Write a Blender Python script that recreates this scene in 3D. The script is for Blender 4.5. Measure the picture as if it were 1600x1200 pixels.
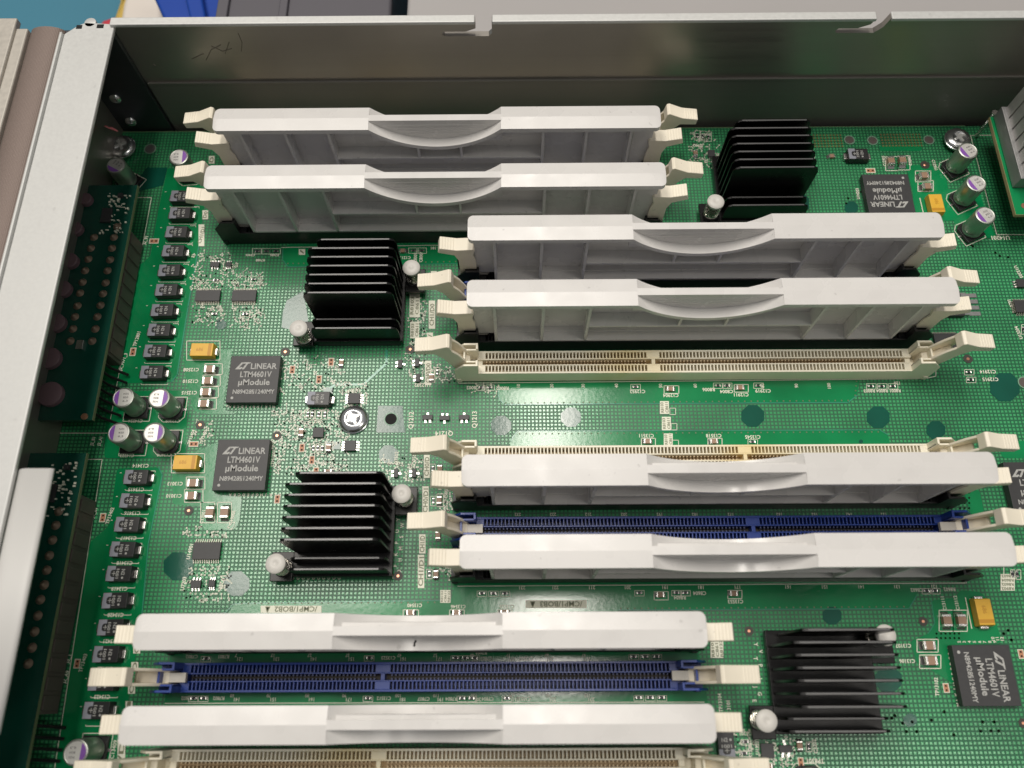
import bpy, math, random
from mathutils import Vector, Matrix
random.seed(7)
for o in list(bpy.data.objects): bpy.data.objects.remove(o)
scene = bpy.context.scene
COL = scene.collection
S = 0.001                       # every length below is written in millimetres

# ------------------------------------------------------------------ camera
CX, CY, CZ = 0.0, -92.97, 225.3
RX, RY, RZ = 0.3659, 0.0063, -0.0038
FPX = 1252.8
cam = bpy.data.cameras.new('camera'); camo = bpy.data.objects.new('camera', cam); COL.objects.link(camo)
camo.rotation_mode = 'XYZ'; camo.rotation_euler = (RX, RY, RZ); camo.location = (CX*S, CY*S, CZ*S)
cam.sensor_width = 36; cam.lens = FPX*36/1600; cam.clip_start = 0.01; cam.clip_end = 20
cam.dof.use_dof = True; cam.dof.focus_distance = 0.238; cam.dof.aperture_fstop = 12
scene.camera = camo
# ------------------------------------------------------------------ world and lamps
w = bpy.data.worlds.new('World'); scene.world = w; w.use_nodes = True
wn = w.node_tree
bg = wn.nodes['Background']
tc = wn.nodes.new('ShaderNodeTexCoord'); sp = wn.nodes.new('ShaderNodeSeparateXYZ')
cr = wn.nodes.new('ShaderNodeValToRGB')
wn.links.new(tc.outputs['Generated'], sp.inputs[0]); wn.links.new(sp.outputs['Z'], cr.inputs[0])
cr.color_ramp.elements[0].position = 0.0; cr.color_ramp.elements[0].color = (0.10, 0.092, 0.085, 1)
cr.color_ramp.elements[1].position = 1.0; cr.color_ramp.elements[1].color = (0.52, 0.53, 0.55, 1)
e_ = cr.color_ramp.elements.new(0.45); e_.color = (0.50, 0.49, 0.48, 1)
wn.links.new(cr.outputs[0], bg.inputs[0]); bg.inputs[1].default_value = 0.36
def lamp(name, loc, size, power, color=(1, .94, .86)):
    l = bpy.data.lights.new(name, 'AREA'); l.shape = 'RECTANGLE'; l.size, l.size_y = size; l.energy = power; l.color = color
    o = bpy.data.objects.new(name, l); COL.objects.link(o); o.location = loc
    return o
LAMPS = [                                                           # first two are parallel ceiling fittings running away from the bench
    ('ceiling_or_fill_lamp', (0.08, 0.50, 1.9), (0.16, 1.15), 16.5),
    ('ceiling_or_fill_lamp', (-0.56, 0.58, 1.9), (0.50, 0.95), 18.5),
    ('ceiling_or_fill_lamp', (0.90, -0.35, 1.9), (0.60, 0.30), 4.0),  # added fill from the front, not a fitting; brightens slots and filler fronts
]
for n, l, s_, p in LAMPS: lamp(n, l, s_, p)
vs = scene.view_settings
vs.view_transform = 'Standard'; vs.look = 'None'; vs.exposure = 0; vs.gamma = 1; vs.use_curve_mapping = False

# ------------------------------------------------------------------ geometry helpers
ROT = Matrix.Rotation(RZ, 3, 'Z') @ Matrix.Rotation(RY, 3, 'Y') @ Matrix.Rotation(RX, 3, 'X')
def at(u, v, z=0.0):
    """measured photo position (1600 x 1200) -> point on the horizontal plane z, in mm"""
    d = ROT @ Vector(((u-800)/FPX, -(v-600)/FPX, -1))
    t = (z-CZ)/d.z
    return Vector((CX+d.x*t, CY+d.y*t, z))
def pxmm(u, v, z=0.0):
    return (at(u+1, v, z)-at(u, v, z)).length
class MB:
    def __init__(s): s.v = []; s.f = []
    def add(s, vs_, fs):
        n = len(s.v); s.v += [tuple(p) for p in vs_]; s.f += [tuple(i+n for i in f) for f in fs]
    def box(s, x0, x1, y0, y1, z0, z1):
        s.add([(x0,y0,z0),(x1,y0,z0),(x1,y1,z0),(x0,y1,z0),(x0,y0,z1),(x1,y0,z1),(x1,y1,z1),(x0,y1,z1)],
              [(0,3,2,1),(4,5,6,7),(0,1,5,4),(1,2,6,5),(2,3,7,6),(3,0,4,7)])
    def prism(s, pts, a, b, axis='z'):
        n = len(pts)
        area = sum(pts[i][0]*pts[(i+1) % n][1]-pts[(i+1) % n][0]*pts[i][1] for i in range(n))
        if area < 0: pts = pts[::-1]
        if axis == 'y': f = lambda p, t: (p[0], t, p[1])
        elif axis == 'x': f = lambda p, t: (t, p[0], p[1])
        else: f = lambda p, t: (p[0], p[1], t)
        V_ = [f(p, a) for p in pts]+[f(p, b) for p in pts]
        F = [tuple(range(n))[::-1], tuple(range(n, 2*n))]+[(i, (i+1) % n, n+(i+1) % n, n+i) for i in range(n)]
        if axis == 'y': F = [t[::-1] for t in F]
        s.add(V_, F)
    def lathe(s, prof, cx=0, cy=0, n=32, cap=True):
        V_ = []
        for r, z in prof:
            for i in range(n):
                a = 2*math.pi*i/n; V_.append((cx+r*math.cos(a), cy+r*math.sin(a), z))
        F = []
        for j in range(len(prof)-1):
            for i in range(n):
                k = (i+1) % n; F.append((j*n+i, j*n+k, (j+1)*n+k, (j+1)*n+i))
        if cap: F.append(tuple(range(n))[::-1]); F.append(tuple((len(prof)-1)*n+i for i in range(n)))
        s.add(V_, F)
    def tube(s, path, r, n=8):
        rings = []
        for i, p in enumerate(path):
            p = Vector(p); a = Vector(path[max(i-1, 0)]); b = Vector(path[min(i+1, len(path)-1)])
            t = (b-a).normalized(); u = t.orthogonal().normalized() if i == 0 else (u-t*u.dot(t)).normalized()
            w_ = t.cross(u); rings.append([p+r*(math.cos(2*math.pi*k/n)*u+math.sin(2*math.pi*k/n)*w_) for k in range(n)])
        V_ = [q for R_ in rings for q in R_]; F = []
        for j in range(len(rings)-1):
            for i in range(n): k = (i+1) % n; F.append((j*n+i, j*n+k, (j+1)*n+k, (j+1)*n+i))
        F.append(tuple(range(n))[::-1]); F.append(tuple((len(rings)-1)*n+i for i in range(n)))
        s.add(V_, F)
    def sheet(s, pts, z):
        n = len(pts)
        area = sum(pts[i][0]*pts[(i+1) % n][1]-pts[(i+1) % n][0]*pts[i][1] for i in range(n))
        if area < 0: pts = pts[::-1]
        s.add([(p[0], p[1], z) for p in pts], [tuple(range(n))])
    def mesh(s, name):
        me = bpy.data.meshes.new(name); me.from_pydata([(a*S, b*S, c*S) for a, b, c in s.v], [], s.f); me.update(); return me
def link(name, me, m, parent=None, loc=(0, 0, 0), rz=0, bevel=0, smooth=False, seg=2):
    o = bpy.data.objects.new(name, me); COL.objects.link(o)
    if m is not None and not me.materials: me.materials.append(m)
    if parent: o.parent = parent
    o.location = [c*S for c in loc]; o.rotation_euler = (0, 0, rz)
    if bevel:
        b = o.modifiers.new('bevel', 'BEVEL'); b.width = bevel*S; b.segments = seg; b.limit_method = 'ANGLE'; b.angle_limit = math.radians(40); b.harden_normals = True
        for p in me.polygons: p.use_smooth = True
        me.set_sharp_from_angle(angle=math.radians(40))
    elif smooth:
        for p in me.polygons: p.use_smooth = True
        me.set_sharp_from_angle(angle=math.radians(40))
    return o
def build(mb, name, m, parent=None, **k): return link(name, mb.mesh(name), m, parent, **k)
def tag(o, label=None, cat=None, group=None, kind=None):
    if label: o['label'] = label
    if cat: o['category'] = cat
    if group: o['group'] = group
    if kind: o['kind'] = kind
    return o
def empty(name, loc, rz=0):
    o = bpy.data.objects.new(name, None); COL.objects.link(o); o.location = [c*S for c in loc]; o.rotation_euler = (0, 0, rz)
    o.empty_display_size = 0.002; return o
KIDS = {}
def kids(o): return [c for c in bpy.data.objects if c.parent == o]
def copy_tree(o, parent=None, ch=None):
    c = o.copy(); COL.objects.link(c); c.parent = parent
    for k in kids(o): copy_tree(k, c)
    return c
def clone(src, loc, rz=None, label=None, group=None):
    c = copy_tree(src); c.location = [q*S for q in loc]
    if rz is not None: c.rotation_euler = (0, 0, rz)
    if label: c['label'] = label
    if group: c['group'] = group
    return c

# ------------------------------------------------------------------ materials
def mat(name, col, rough=.5, metal=0.0, spec=.5, noise=0.0, nscale=300, bump=0.0, bscale=800, rnoise=0.0, coat=0.0):
    m = bpy.data.materials.new(name); m.use_nodes = True; nt = m.node_tree; b = nt.nodes['Principled BSDF']
    b.inputs['Base Color'].default_value = (*col, 1); b.inputs['Roughness'].default_value = rough
    b.inputs['Metallic'].default_value = metal; b.inputs['Specular IOR Level'].default_value = spec
    b.inputs['Coat Weight'].default_value = coat; b.inputs['Coat Roughness'].default_value = .15
    if noise or bump or rnoise:
        tcn = nt.nodes.new('ShaderNodeTexCoord')
        nz = nt.nodes.new('ShaderNodeTexNoise'); nz.inputs['Scale'].default_value = nscale; nz.inputs['Detail'].default_value = 6
        nt.links.new(tcn.outputs['Object'], nz.inputs['Vector'])
        if noise:
            r = nt.nodes.new('ShaderNodeValToRGB'); r.color_ramp.elements[0].position = .3; r.color_ramp.elements[1].position = .7
            r.color_ramp.elements[0].color = (*[c*(1-noise) for c in col], 1); r.color_ramp.elements[1].color = (*[min(1, c*(1+noise)) for c in col], 1)
            nt.links.new(nz.outputs['Fac'], r.inputs[0]); nt.links.new(r.outputs[0], b.inputs['Base Color'])
        if rnoise:
            mr = nt.nodes.new('ShaderNodeMapRange'); mr.inputs[1].default_value = .3; mr.inputs[2].default_value = .7
            mr.inputs[3].default_value = max(0.02, rough-rnoise); mr.inputs[4].default_value = min(1, rough+rnoise)
            nt.links.new(nz.outputs['Fac'], mr.inputs[0]); nt.links.new(mr.outputs[0], b.inputs['Roughness'])
        if bump:
            n2 = nt.nodes.new('ShaderNodeTexNoise'); n2.inputs['Scale'].default_value = bscale; n2.inputs['Detail'].default_value = 3
            bp = nt.nodes.new('ShaderNodeBump'); bp.inputs['Strength'].default_value = 1; bp.inputs['Distance'].default_value = bump*S
            nt.links.new(tcn.outputs['Object'], n2.inputs['Vector']); nt.links.new(n2.outputs['Fac'], bp.inputs['Height']); nt.links.new(bp.outputs[0], b.inputs['Normal'])
    return m
def board_mat(name, dark, light, pitch=1.12, dots=True, bright=None, clear=()):
    m = mat(name, dark, rough=.15, spec=.6); nt = m.node_tree; b = nt.nodes['Principled BSDF']; N = nt.nodes.new; L = nt.links.new
    tcn = N('ShaderNodeTexCoord')
    big = N('ShaderNodeTexNoise'); big.inputs['Scale'].default_value = 60; L(tcn.outputs['Object'], big.inputs['Vector'])
    fine = N('ShaderNodeTexNoise'); fine.inputs['Scale'].default_value = 900; fine.inputs['Detail'].default_value = 2; L(tcn.outputs['Object'], fine.inputs['Vector'])
    if dots:
        sep = N('ShaderNodeSeparateXYZ'); L(tcn.outputs['Object'], sep.inputs[0])
        fr = []
        for ax in ('X', 'Y'):
            d = N('ShaderNodeMath'); d.operation = 'DIVIDE'; L(sep.outputs[ax], d.inputs[0]); d.inputs[1].default_value = pitch*S
            f = N('ShaderNodeMath'); f.operation = 'PINGPONG'; L(d.outputs[0], f.inputs[0]); f.inputs[1].default_value = .5
            fr.append(f)
        mn = N('ShaderNodeMath'); mn.operation = 'MINIMUM'; L(fr[0].outputs[0], mn.inputs[0]); L(fr[1].outputs[0], mn.inputs[1])
        mp = N('ShaderNodeMapRange'); mp.inputs[1].default_value = .17; mp.inputs[2].default_value = .22; L(mn.outputs[0], mp.inputs[0])
        mix = N('ShaderNodeMix'); mix.data_type = 'RGBA'; L(mp.outputs[0], mix.inputs[0]); mix.inputs[6].default_value = (*dark, 1); mix.inputs[7].default_value = (*light, 1)
        src = mix.outputs[2]; height = mp.outputs[0]
        rr = N('ShaderNodeMapRange'); rr.inputs[3].default_value = .42; rr.inputs[4].default_value = .15; L(mp.outputs[0], rr.inputs[0]); L(rr.outputs[0], b.inputs['Roughness'])
    else:
        rg = N('ShaderNodeRGB'); rg.outputs[0].default_value = (*light, 1); src = rg.outputs[0]; height = None
    hs = N('ShaderNodeHueSaturation'); L(src, hs.inputs['Color'])
    mr = N('ShaderNodeMapRange'); mr.inputs[1].default_value = .3; mr.inputs[2].default_value = .7; mr.inputs[3].default_value = .82; mr.inputs[4].default_value = 1.15
    L(big.outputs['Fac'], mr.inputs[0]); L(mr.outputs[0], hs.inputs['Value']); L(hs.outputs[0], b.inputs['Base Color'])
    b1 = N('ShaderNodeBump'); b1.inputs['Strength'].default_value = 1; b1.inputs['Distance'].default_value = .012*S; L(fine.outputs['Fac'], b1.inputs['Height'])
    if height is not None:
        b2 = N('ShaderNodeBump'); b2.inputs['Strength'].default_value = 1; b2.inputs['Distance'].default_value = .05*S
        L(height, b2.inputs['Height']); L(b1.outputs[0], b2.inputs['Normal']); L(b2.outputs[0], b.inputs['Normal'])
    else: L(b1.outputs[0], b.inputs['Normal'])
    return m
def weave_mat():
    m = mat('gasket_fabric', (.17, .13, .11), rough=.6, metal=.35); nt = m.node_tree; b = nt.nodes['Principled BSDF']; N = nt.nodes.new; L = nt.links.new
    tcn = N('ShaderNodeTexCoord'); w1 = N('ShaderNodeTexWave'); w1.inputs['Scale'].default_value = 800; w1.bands_direction = 'X'
    w2 = N('ShaderNodeTexWave'); w2.inputs['Scale'].default_value = 800; w2.bands_direction = 'Y'
    L(tcn.outputs['Object'], w1.inputs[0]); L(tcn.outputs['Object'], w2.inputs[0])
    mu = N('ShaderNodeMath'); mu.operation = 'MULTIPLY'; L(w1.outputs['Fac'], mu.inputs[0]); L(w2.outputs['Fac'], mu.inputs[1])
    r = N('ShaderNodeValToRGB'); r.color_ramp.elements[0].color = (.20, .155, .135, 1); r.color_ramp.elements[1].color = (.34, .27, .24, 1)
    L(mu.outputs[0], r.inputs[0]); L(r.outputs[0], b.inputs['Base Color'])
    bp = N('ShaderNodeBump'); bp.inputs['Distance'].default_value = .05*S; L(mu.outputs[0], bp.inputs['Height']); L(bp.outputs[0], b.inputs['Normal'])
    return m
def brushed(name, col, rough, metal=.85):
    m = mat(name, col, rough=rough, metal=metal); nt = m.node_tree; b = nt.nodes['Principled BSDF']; N = nt.nodes.new; L = nt.links.new
    tcn = N('ShaderNodeTexCoord'); mp = N('ShaderNodeMapping'); mp.inputs['Scale'].default_value = (15, 15, 900)
    nz = N('ShaderNodeTexNoise'); nz.inputs['Scale'].default_value = 1.0; nz.inputs['Detail'].default_value = 5
    L(tcn.outputs['Object'], mp.inputs[0]); L(mp.outputs[0], nz.inputs['Vector'])
    n2 = N('ShaderNodeTexNoise'); n2.inputs['Scale'].default_value = 25; n2.inputs['Detail'].default_value = 8; L(tcn.outputs['Object'], n2.inputs['Vector'])
    ad = N('ShaderNodeMath'); ad.operation = 'ADD'; L(nz.outputs['Fac'], ad.inputs[0]); L(n2.outputs['Fac'], ad.inputs[1])
    mr = N('ShaderNodeMapRange'); mr.inputs[1].default_value = .7; mr.inputs[2].default_value = 1.3; mr.inputs[3].default_value = rough-.07; mr.inputs[4].default_value = rough+.12
    L(ad.outputs[0], mr.inputs[0]); L(mr.outputs[0], b.inputs['Roughness'])
    r = N('ShaderNodeValToRGB'); r.color_ramp.elements[0].position = .3; r.color_ramp.elements[1].position = .7
    r.color_ramp.elements[0].color = (*[c*.92 for c in col], 1); r.color_ramp.elements[1].color = (*[min(1, c*1.06) for c in col], 1)
    L(n2.outputs['Fac'], r.inputs[0]); L(r.outputs[0], b.inputs['Base Color'])
    return m
M = dict(
    board=board_mat('solder_mask', (.005, .115, .045), (.062, .37, .145)),
    pour=board_mat('solder_mask_plane', (.004, .10, .05), (.005, .24, .078), dots=False),
    bare=board_mat('solder_mask_bare', (.004, .08, .05), (.006, .095, .062), dots=False),
    edge=mat('board_edge', (.16, .20, .10), .6),
    silk=mat('silkscreen_ink', (.86, .86, .72), .55),
    silkdark=mat('bare_mask_text', (.20, .22, .13), .5),
    white=mat('filler_plastic', (.725, .71, .69), .27, noise=.03, nscale=90, bump=.006, bscale=300, rnoise=.10),
    cream=mat('cream_plastic', (.93, .875, .72), .40, noise=.03, nscale=200, bump=.004, bscale=900),
    latch=mat('latch_plastic', (.93, .86, .71), .38, noise=.02, nscale=200),
    latch_foot=mat('latch_foot_plastic', (.55, .52, .46), .4),
    blue=mat('blue_plastic', (.012, .046, .27), .28, bump=.003, bscale=1500),
    blackp=mat('black_plastic', (.012, .012, .013), .38, bump=.003, bscale=1500),
    contact=mat('slot_contact', (.55, .43, .27), .45, metal=.2),
    contact_dark=mat('slot_floor', (.03, .022, .015), .6),
    anod=mat('black_anodised', (.0028, .0028, .003), .30, metal=0, spec=.32, rnoise=.04, nscale=150),
    anod_highlight=mat('worn_fin_edge', (.13, .13, .13), .35, metal=.4),
    nylon=mat('white_nylon', (.66, .64, .60), .45, bump=.02, bscale=500),
    spring=mat('spring_steel', (.55, .52, .46), .25, metal=1),
    chip=mat('chip_epoxy', (.040, .040, .042), .48, noise=.08, nscale=900, bump=.006, bscale=3000),
    chipink=mat('laser_marking', (.44, .44, .42), .6, noise=.22, nscale=1500),
    tant=mat('tantalum_case', (.022, .022, .024), .40, noise=.05, nscale=900),
    tantband=mat('polarity_band', (.30, .31, .36), .5),
    yellow=mat('yellow_case', (.80, .46, .045), .42, noise=.05, nscale=600),
    yellowband=mat('yellow_case_band', (.58, .28, .02), .42),
    solder=mat('tinned_metal', (.72, .70, .67), .27, metal=.95, bump=.05, bscale=900),
    can=mat('aluminium_can', (.42, .44, .40), .38, metal=.8, rnoise=.06, nscale=200),
    cantop=mat('can_top', (.70, .69, .66), .42, metal=.55, noise=.03, nscale=800),
    purple=mat('can_purple', (.24, .09, .42), .4),
    caninkm=mat('can_ink', (.20, .19, .19), .6),
    mlcc=mat('ceramic_body', (.36, .225, .15), .45, noise=.08, nscale=900),
    resist=mat('resistor_body', (.03, .03, .035), .35),
    copper=mat('bare_copper', (.78, .38, .25), .35, metal=.9),
    mask_ring=mat('fiducial_ring', (.045, .045, .035), .5),
    orange=mat('pad_frame', (.52, .24, .13), .5),
    hole=mat('drilled_hole', (.006, .006, .006), .8),
    gold=mat('gold_pads', (.55, .45, .20), .35, metal=.9),
    steel=mat('galvanised_steel', (.62, .625, .61), .50, metal=.35, noise=.035, nscale=1100, rnoise=.05, bump=.006, bscale=1200),
    steel2=mat('galvanised_steel_warm', (.50, .47, .42), .5, metal=.35, noise=.05, nscale=700, rnoise=.08, bump=.012, bscale=900),
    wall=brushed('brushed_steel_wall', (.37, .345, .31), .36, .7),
    chrome=mat('screw_steel', (.72, .73, .74), .2, metal=.95, bump=.01, bscale=600),
    floor=mat('chassis_floor', (.24, .235, .225), .5, metal=.7),
    gasket=weave_mat(),
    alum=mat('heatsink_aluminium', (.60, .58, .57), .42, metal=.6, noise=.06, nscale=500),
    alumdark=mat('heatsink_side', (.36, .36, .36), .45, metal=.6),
    brown=mat('connector_brown', (.11, .09, .08), .5),
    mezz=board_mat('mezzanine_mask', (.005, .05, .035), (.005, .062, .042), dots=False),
    joint=mat('dull_solder_joint', (.24, .18, .13), .4, metal=.4),
    disc=mat('pink_disc', (.19, .12, .14), .5),
    teal=mat('teal_table', (.045, .20, .29), .6, noise=.05, nscale=12),
    tray=mat('blue_tray', (.012, .06, .36), .35),
    greybox=mat('grey_panel', (.40, .385, .38), .45, noise=.02, nscale=20),
    darkbox=mat('dark_case', (.10, .095, .11), .5),
    redm=mat('red_wrap', (.50, .03, .05), .5), yelm=mat('yellow_wrap', (.55, .38, .08), .5), whm=mat('white_wrap', (.72, .66, .60), .5),
    pin=mat('dull_pin', (.44, .42, .36), .4, metal=.5),
    floor_brown=mat('slot_floor_brown', (.48, .35, .20), .6),
    pale=mat('pale_ring', (.20, .38, .26), .4),
    pink=mat('red_paper', (.95, .30, .32), .6),
)

def wear(m, amount=.35, thr=.70, scale=520):
    nt = m.node_tree; b = nt.nodes['Principled BSDF']; N = nt.nodes.new; L = nt.links.new
    src = b.inputs['Base Color'].links[0].from_socket if b.inputs['Base Color'].links else None
    tcn = N('ShaderNodeTexCoord'); oi = N('ShaderNodeObjectInfo'); ad = N('ShaderNodeVectorMath'); ad.operation = 'ADD'
    L(tcn.outputs['Object'], ad.inputs[0]); L(oi.outputs['Location'], ad.inputs[1])
    nz = N('ShaderNodeTexNoise'); nz.inputs['Scale'].default_value = scale; nz.inputs['Detail'].default_value = 1; L(ad.outputs[0], nz.inputs['Vector'])
    mr = N('ShaderNodeMapRange'); mr.inputs[1].default_value = thr; mr.inputs[2].default_value = thr+.04; mr.inputs[4].default_value = amount; L(nz.outputs['Fac'], mr.inputs[0])
    mx = N('ShaderNodeMix'); mx.data_type = 'RGBA'; L(mr.outputs[0], mx.inputs[0])
    if src: L(src, mx.inputs[6])
    else: mx.inputs[6].default_value = b.inputs['Base Color'].default_value
    mx.inputs[7].default_value = (.12, .11, .10, 1)
    hs = N('ShaderNodeHueSaturation'); L(mx.outputs[2], hs.inputs['Color']); m2 = N('ShaderNodeMapRange'); m2.inputs[3].default_value = .95; m2.inputs[4].default_value = 1.03
    L(oi.outputs['Random'], m2.inputs[0]); L(m2.outputs[0], hs.inputs['Value']); L(hs.outputs[0], b.inputs['Base Color'])
wear(M['white'], .2, .74, 480); wear(M['steel'], .12, .74, 300); wear(M['latch'], .25, .73, 600); wear(M['nylon'], .2, .72, 500); wear(M['anod'], .0, .7, 500)
# ------------------------------------------------------------------ text
_txt = {}
def text_mesh(s):
    if s in _txt: return _txt[s]
    c = bpy.data.curves.new('t', 'FONT'); c.body = s; c.size = 1; c.align_x = 'CENTER'; c.align_y = 'CENTER'; c.resolution_u = 2; c.offset = 0.022
    o = bpy.data.objects.new('t', c); COL.objects.link(o); bpy.context.view_layer.update()
    me = bpy.data.meshes.new_from_object(o.evaluated_get(bpy.context.evaluated_depsgraph_get()))
    V_ = [tuple(v.co) for v in me.vertices]; F = [tuple(p.vertices) for p in me.polygons]
    bpy.data.objects.remove(o); bpy.data.curves.remove(c); bpy.data.meshes.remove(me)
    xs = [v[0] for v in V_] or [0]; ys = [v[1] for v in V_] or [0]
    mx, my = (min(xs)+max(xs))/2, (min(ys)+max(ys))/2
    _txt[s] = ([(v[0]-mx, v[1]-my) for v in V_], F, max(xs)-min(xs), max(ys)-min(ys)); return _txt[s]
def put_text(mb, s, x, y, z, h, rot=0, width=None):
    """capital height h mm, rot in degrees anticlockwise seen from above; width squeezes to that many mm"""
    V_, F, W, H = text_mesh(s); k = h/0.72 if H < .8 else h/0.72
    kx = width/W if width else k*.95
    a = math.radians(rot); ca, sa = math.cos(a), math.sin(a)
    mb.add([(x+(p[0]*kx*ca-p[1]*k*sa), y+(p[0]*kx*sa+p[1]*k*ca), z) for p in V_], F)

# ================================================================== THE BOARD
BX0, BX1, BY0, BY1 = -152, 215, -150, 86.7
board = empty('circuit_board', (0, 0, 0)); tag(board, 'large green circuit board filling the metal case, crowded with slots and chips', 'circuit board')
mb = MB(); mb.box(BX0, BX1, BY0, BY1, -1.9, -.02); build(mb, 'board_core', M['edge'], board)
# solder mask sheet with round drilled holes left as dark wells
mb = MB(); mb.sheet([(BX0, BY0), (BX1, BY0), (BX1, BY1), (BX0, BY1)], 0); build(mb, 'solder_mask', M['board'], board)
def P(*pts): return [tuple(at(u, v)[:2]) for u, v in pts]
def rounded(pts, r=1.0, n=4):
    out = []; N_ = len(pts)
    for i in range(N_):
        p = Vector(pts[i]); a = Vector(pts[i-1]); b = Vector(pts[(i+1) % N_])
        da = (a-p); db = (b-p); rr = min(r, da.length*.45, db.length*.45)
        p0 = p+da.normalized()*rr; p2 = p+db.normalized()*rr
        for k in range(n+1):
            t = k/n; q = p0*(1-t)**2+p*2*t*(1-t)+p2*t*t; out.append((q.x, q.y))
    return out
pours = [
    [(262,262),(288,266),(322,300),(316,352),(311,385),(294,480),(277,586),(268,597),(150,600),(196,430),(214,418),(235,400),(247,330)],
    [(183,732),(248,730),(254,742),(232,850),(222,962),(200,1100),(176,1200),(86,1200),(138,850),(170,822)],
    [(287,556),(363,545),(348,640),(370,646),(328,648),(302,642),(290,590)],
    [(270,720),(342,690),(334,772),(378,777),(374,815),(366,828),(318,828),(312,806),(318,792),(270,788)],
    [(779,600),(779,622),(788,632),(1325,629),(1339,618),(1344,588),(779,596)],
    [(795,704),(800,682),(808,674),(1374,672),(1388,680),(1392,704)],
    [(350,968),(366,943),(705,938),(712,905),(1440,905),(1432,930),(1420,951),(965,953),(960,968)],
    [(268,1010),(1090,1010),(1108,1108),(256,1108)],
    [(442,390),(442,406),(450,417),(722,412),(735,380),(450,382)],
    [(1415,258),(1452,258),(1476,268),(1492,345),(1428,345),(1426,300)],
    [(1455,938),(1492,934),(1500,922),(1532,925),(1546,940),(1566,1004),(1487,1009),(1500,1075),(1440,1038),(1432,1036),(1422,1002),(1450,990),(1460,974)],
    [(172,612),(294,610),(290,716),(163,716),(166,650)],
    [(1506,770),(1530,765),(1538,800),(1517,805)],
    [(1558,690),(1640,688),(1640,716),(1566,716)],
    [(1469,295),(1530,298),(1545,345),(1558,372),(1500,372),(1490,345)],
    [(1374,228),(1440,228),(1440,236),(1374,236)],
]
for k, p in enumerate(pours):
    mb = MB(); mb.sheet(rounded(P(*p)), .03+.003*k); build(mb, 'copper_plane', M['pour'], board)
def circ(u, v, r, n=28, z=0, rnd=0):
    c = at(u, v); k = pxmm(u, v)*r; return [(c.x+k*(1+random.uniform(-rnd, rnd))*math.cos(2*math.pi*i/n), c.y+k*(1+random.uniform(-rnd, rnd))*math.sin(2*math.pi*i/n)) for i in range(n)]
bare = [(783,665,15),(892,652,15),(1176,650,17),(1372,652,17),(1462,672,14),(370,912,19),(279,885,22),(385,1060,4),(1388,1062,20),(1300,962,14),(607,710,14),(345,507,8),(1422,1125,10),(1570,605,22),(1345,690,3),(1330,325,10),(1245,318,18)]
mb = MB()
for i, (u, v, r) in enumerate(bare):
    q = []
    for k in range(20):                                             # stepped octagons, as the dot pattern leaves them
        a = 2*math.pi*k/20; q.append((u+r*1.05*round(math.cos(a)*5)/5, v+r*round(math.sin(a)*5)/5))
    mb = MB(); mb.sheet(P(*q), .082+.002*i); build(mb, 'bare_patch', M['bare'], board)
for z_, q in [(.12, ((591,634),(629,634),(633,676),(588,676))), (.122, ((448,470),(474,455),(482,500),(474,520),(440,512),(442,488))), (.126, ((508,690),(532,690),(532,702),(508,702))),
              (.128, ((505,606),(520,604),(520,636),(506,636))), (.130, ((255,290),(262,262),(230,262),(212,285),(214,300)))]:
    mb = MB(); mb.sheet(P(*q), z_); build(mb, 'bare_patch', M['bare'], board)
# long teal traces and edges of planes
def ribbon(mb, pts, wmm, z):
    q = [Vector((*p, 0)) for p in pts]
    for a, b in zip(q, q[1:]):
        d = (b-a).normalized(); n = Vector((-d.y, d.x, 0))*wmm/2; a2 = a-d*wmm*.3; b2 = b+d*wmm*.3
        mb.sheet([(a2-n)[:2], (b2-n)[:2], (b2+n)[:2], (a2+n)[:2]], z)
mb = MB()
for pl, wd in [([(516,606),(525,601),(568,601),(604,568),(604,548)], .7), ([(311,385),(294,480),(277,586),(268,597)], .35), ([(248,730),(254,742),(232,850),(222,962)], .3),
               ([(779,604),(779,622),(788,632),(1325,629),(1339,618)], .3), ([(798,690),(808,674),(1374,672),(1388,680)], .25), ([(350,960),(366,943),(705,938)], .25), ([(965,953),(1420,951),(1432,930)], .25),
               ([(442,390),(442,406),(450,417),(722,412)], .25), ([(152,600),(90,640)], .3), ([(1455,938),(1460,974),(1450,990)], .2)]:
    ribbon(mb, P(*pl), wd, .14)
o = build(mb, 'trace', board_mat('trace_mask', (.02, .2, .12), (.05, .30, .19), dots=False), board)
random.seed(21)
clut = MB()
for (u0, v0, u1, v1, n_) in [(300,395,372,432,60),(300,436,348,452,45),(355,425,412,450,55),(300,478,350,505,50),(362,480,408,512,60),(425,560,535,612,90),(428,640,545,742,330),(595,715,665,752,60),(640,545,665,600,40),(640,470,665,540,60),(1080,208,1120,262,70),(285,820,362,838,24),(285,885,362,940,60),(300,655,335,690,20),(1190,1160,1245,1200,60),(1140,1140,1180,1190,40),(680,570,712,596,30),(690,760,712,800,30),(690,870,712,905,30),(740,600,780,612,14),(535,600,575,640,60)]:
    for _ in range(n_):
        u, v = random.uniform(u0, u1), random.uniform(v0, v1); q = [(u, v)]
        for s_ in range(random.choice((0, 1, 1, 2))):
            a = random.choice((0, 45, 90, 135, 180, 225, 270, 315)); l_ = random.uniform(2, 7); u += l_*math.cos(math.radians(a)); v += l_*math.sin(math.radians(a)); q.append((u, v))
        if len(q) > 1: ribbon(clut, P(*q), .13, .145)
        for (a_, b_) in (q[0], q[-1]):
            c = at(a_, b_); clut.sheet([(c.x+.26*math.cos(math.pi*k/4), c.y+.26*math.sin(math.pi*k/4)) for k in range(8)], .147)
o = build(clut, 'fine_traces', mat('fine_trace_metal', (.66, .68, .55), .3), board)
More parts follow.
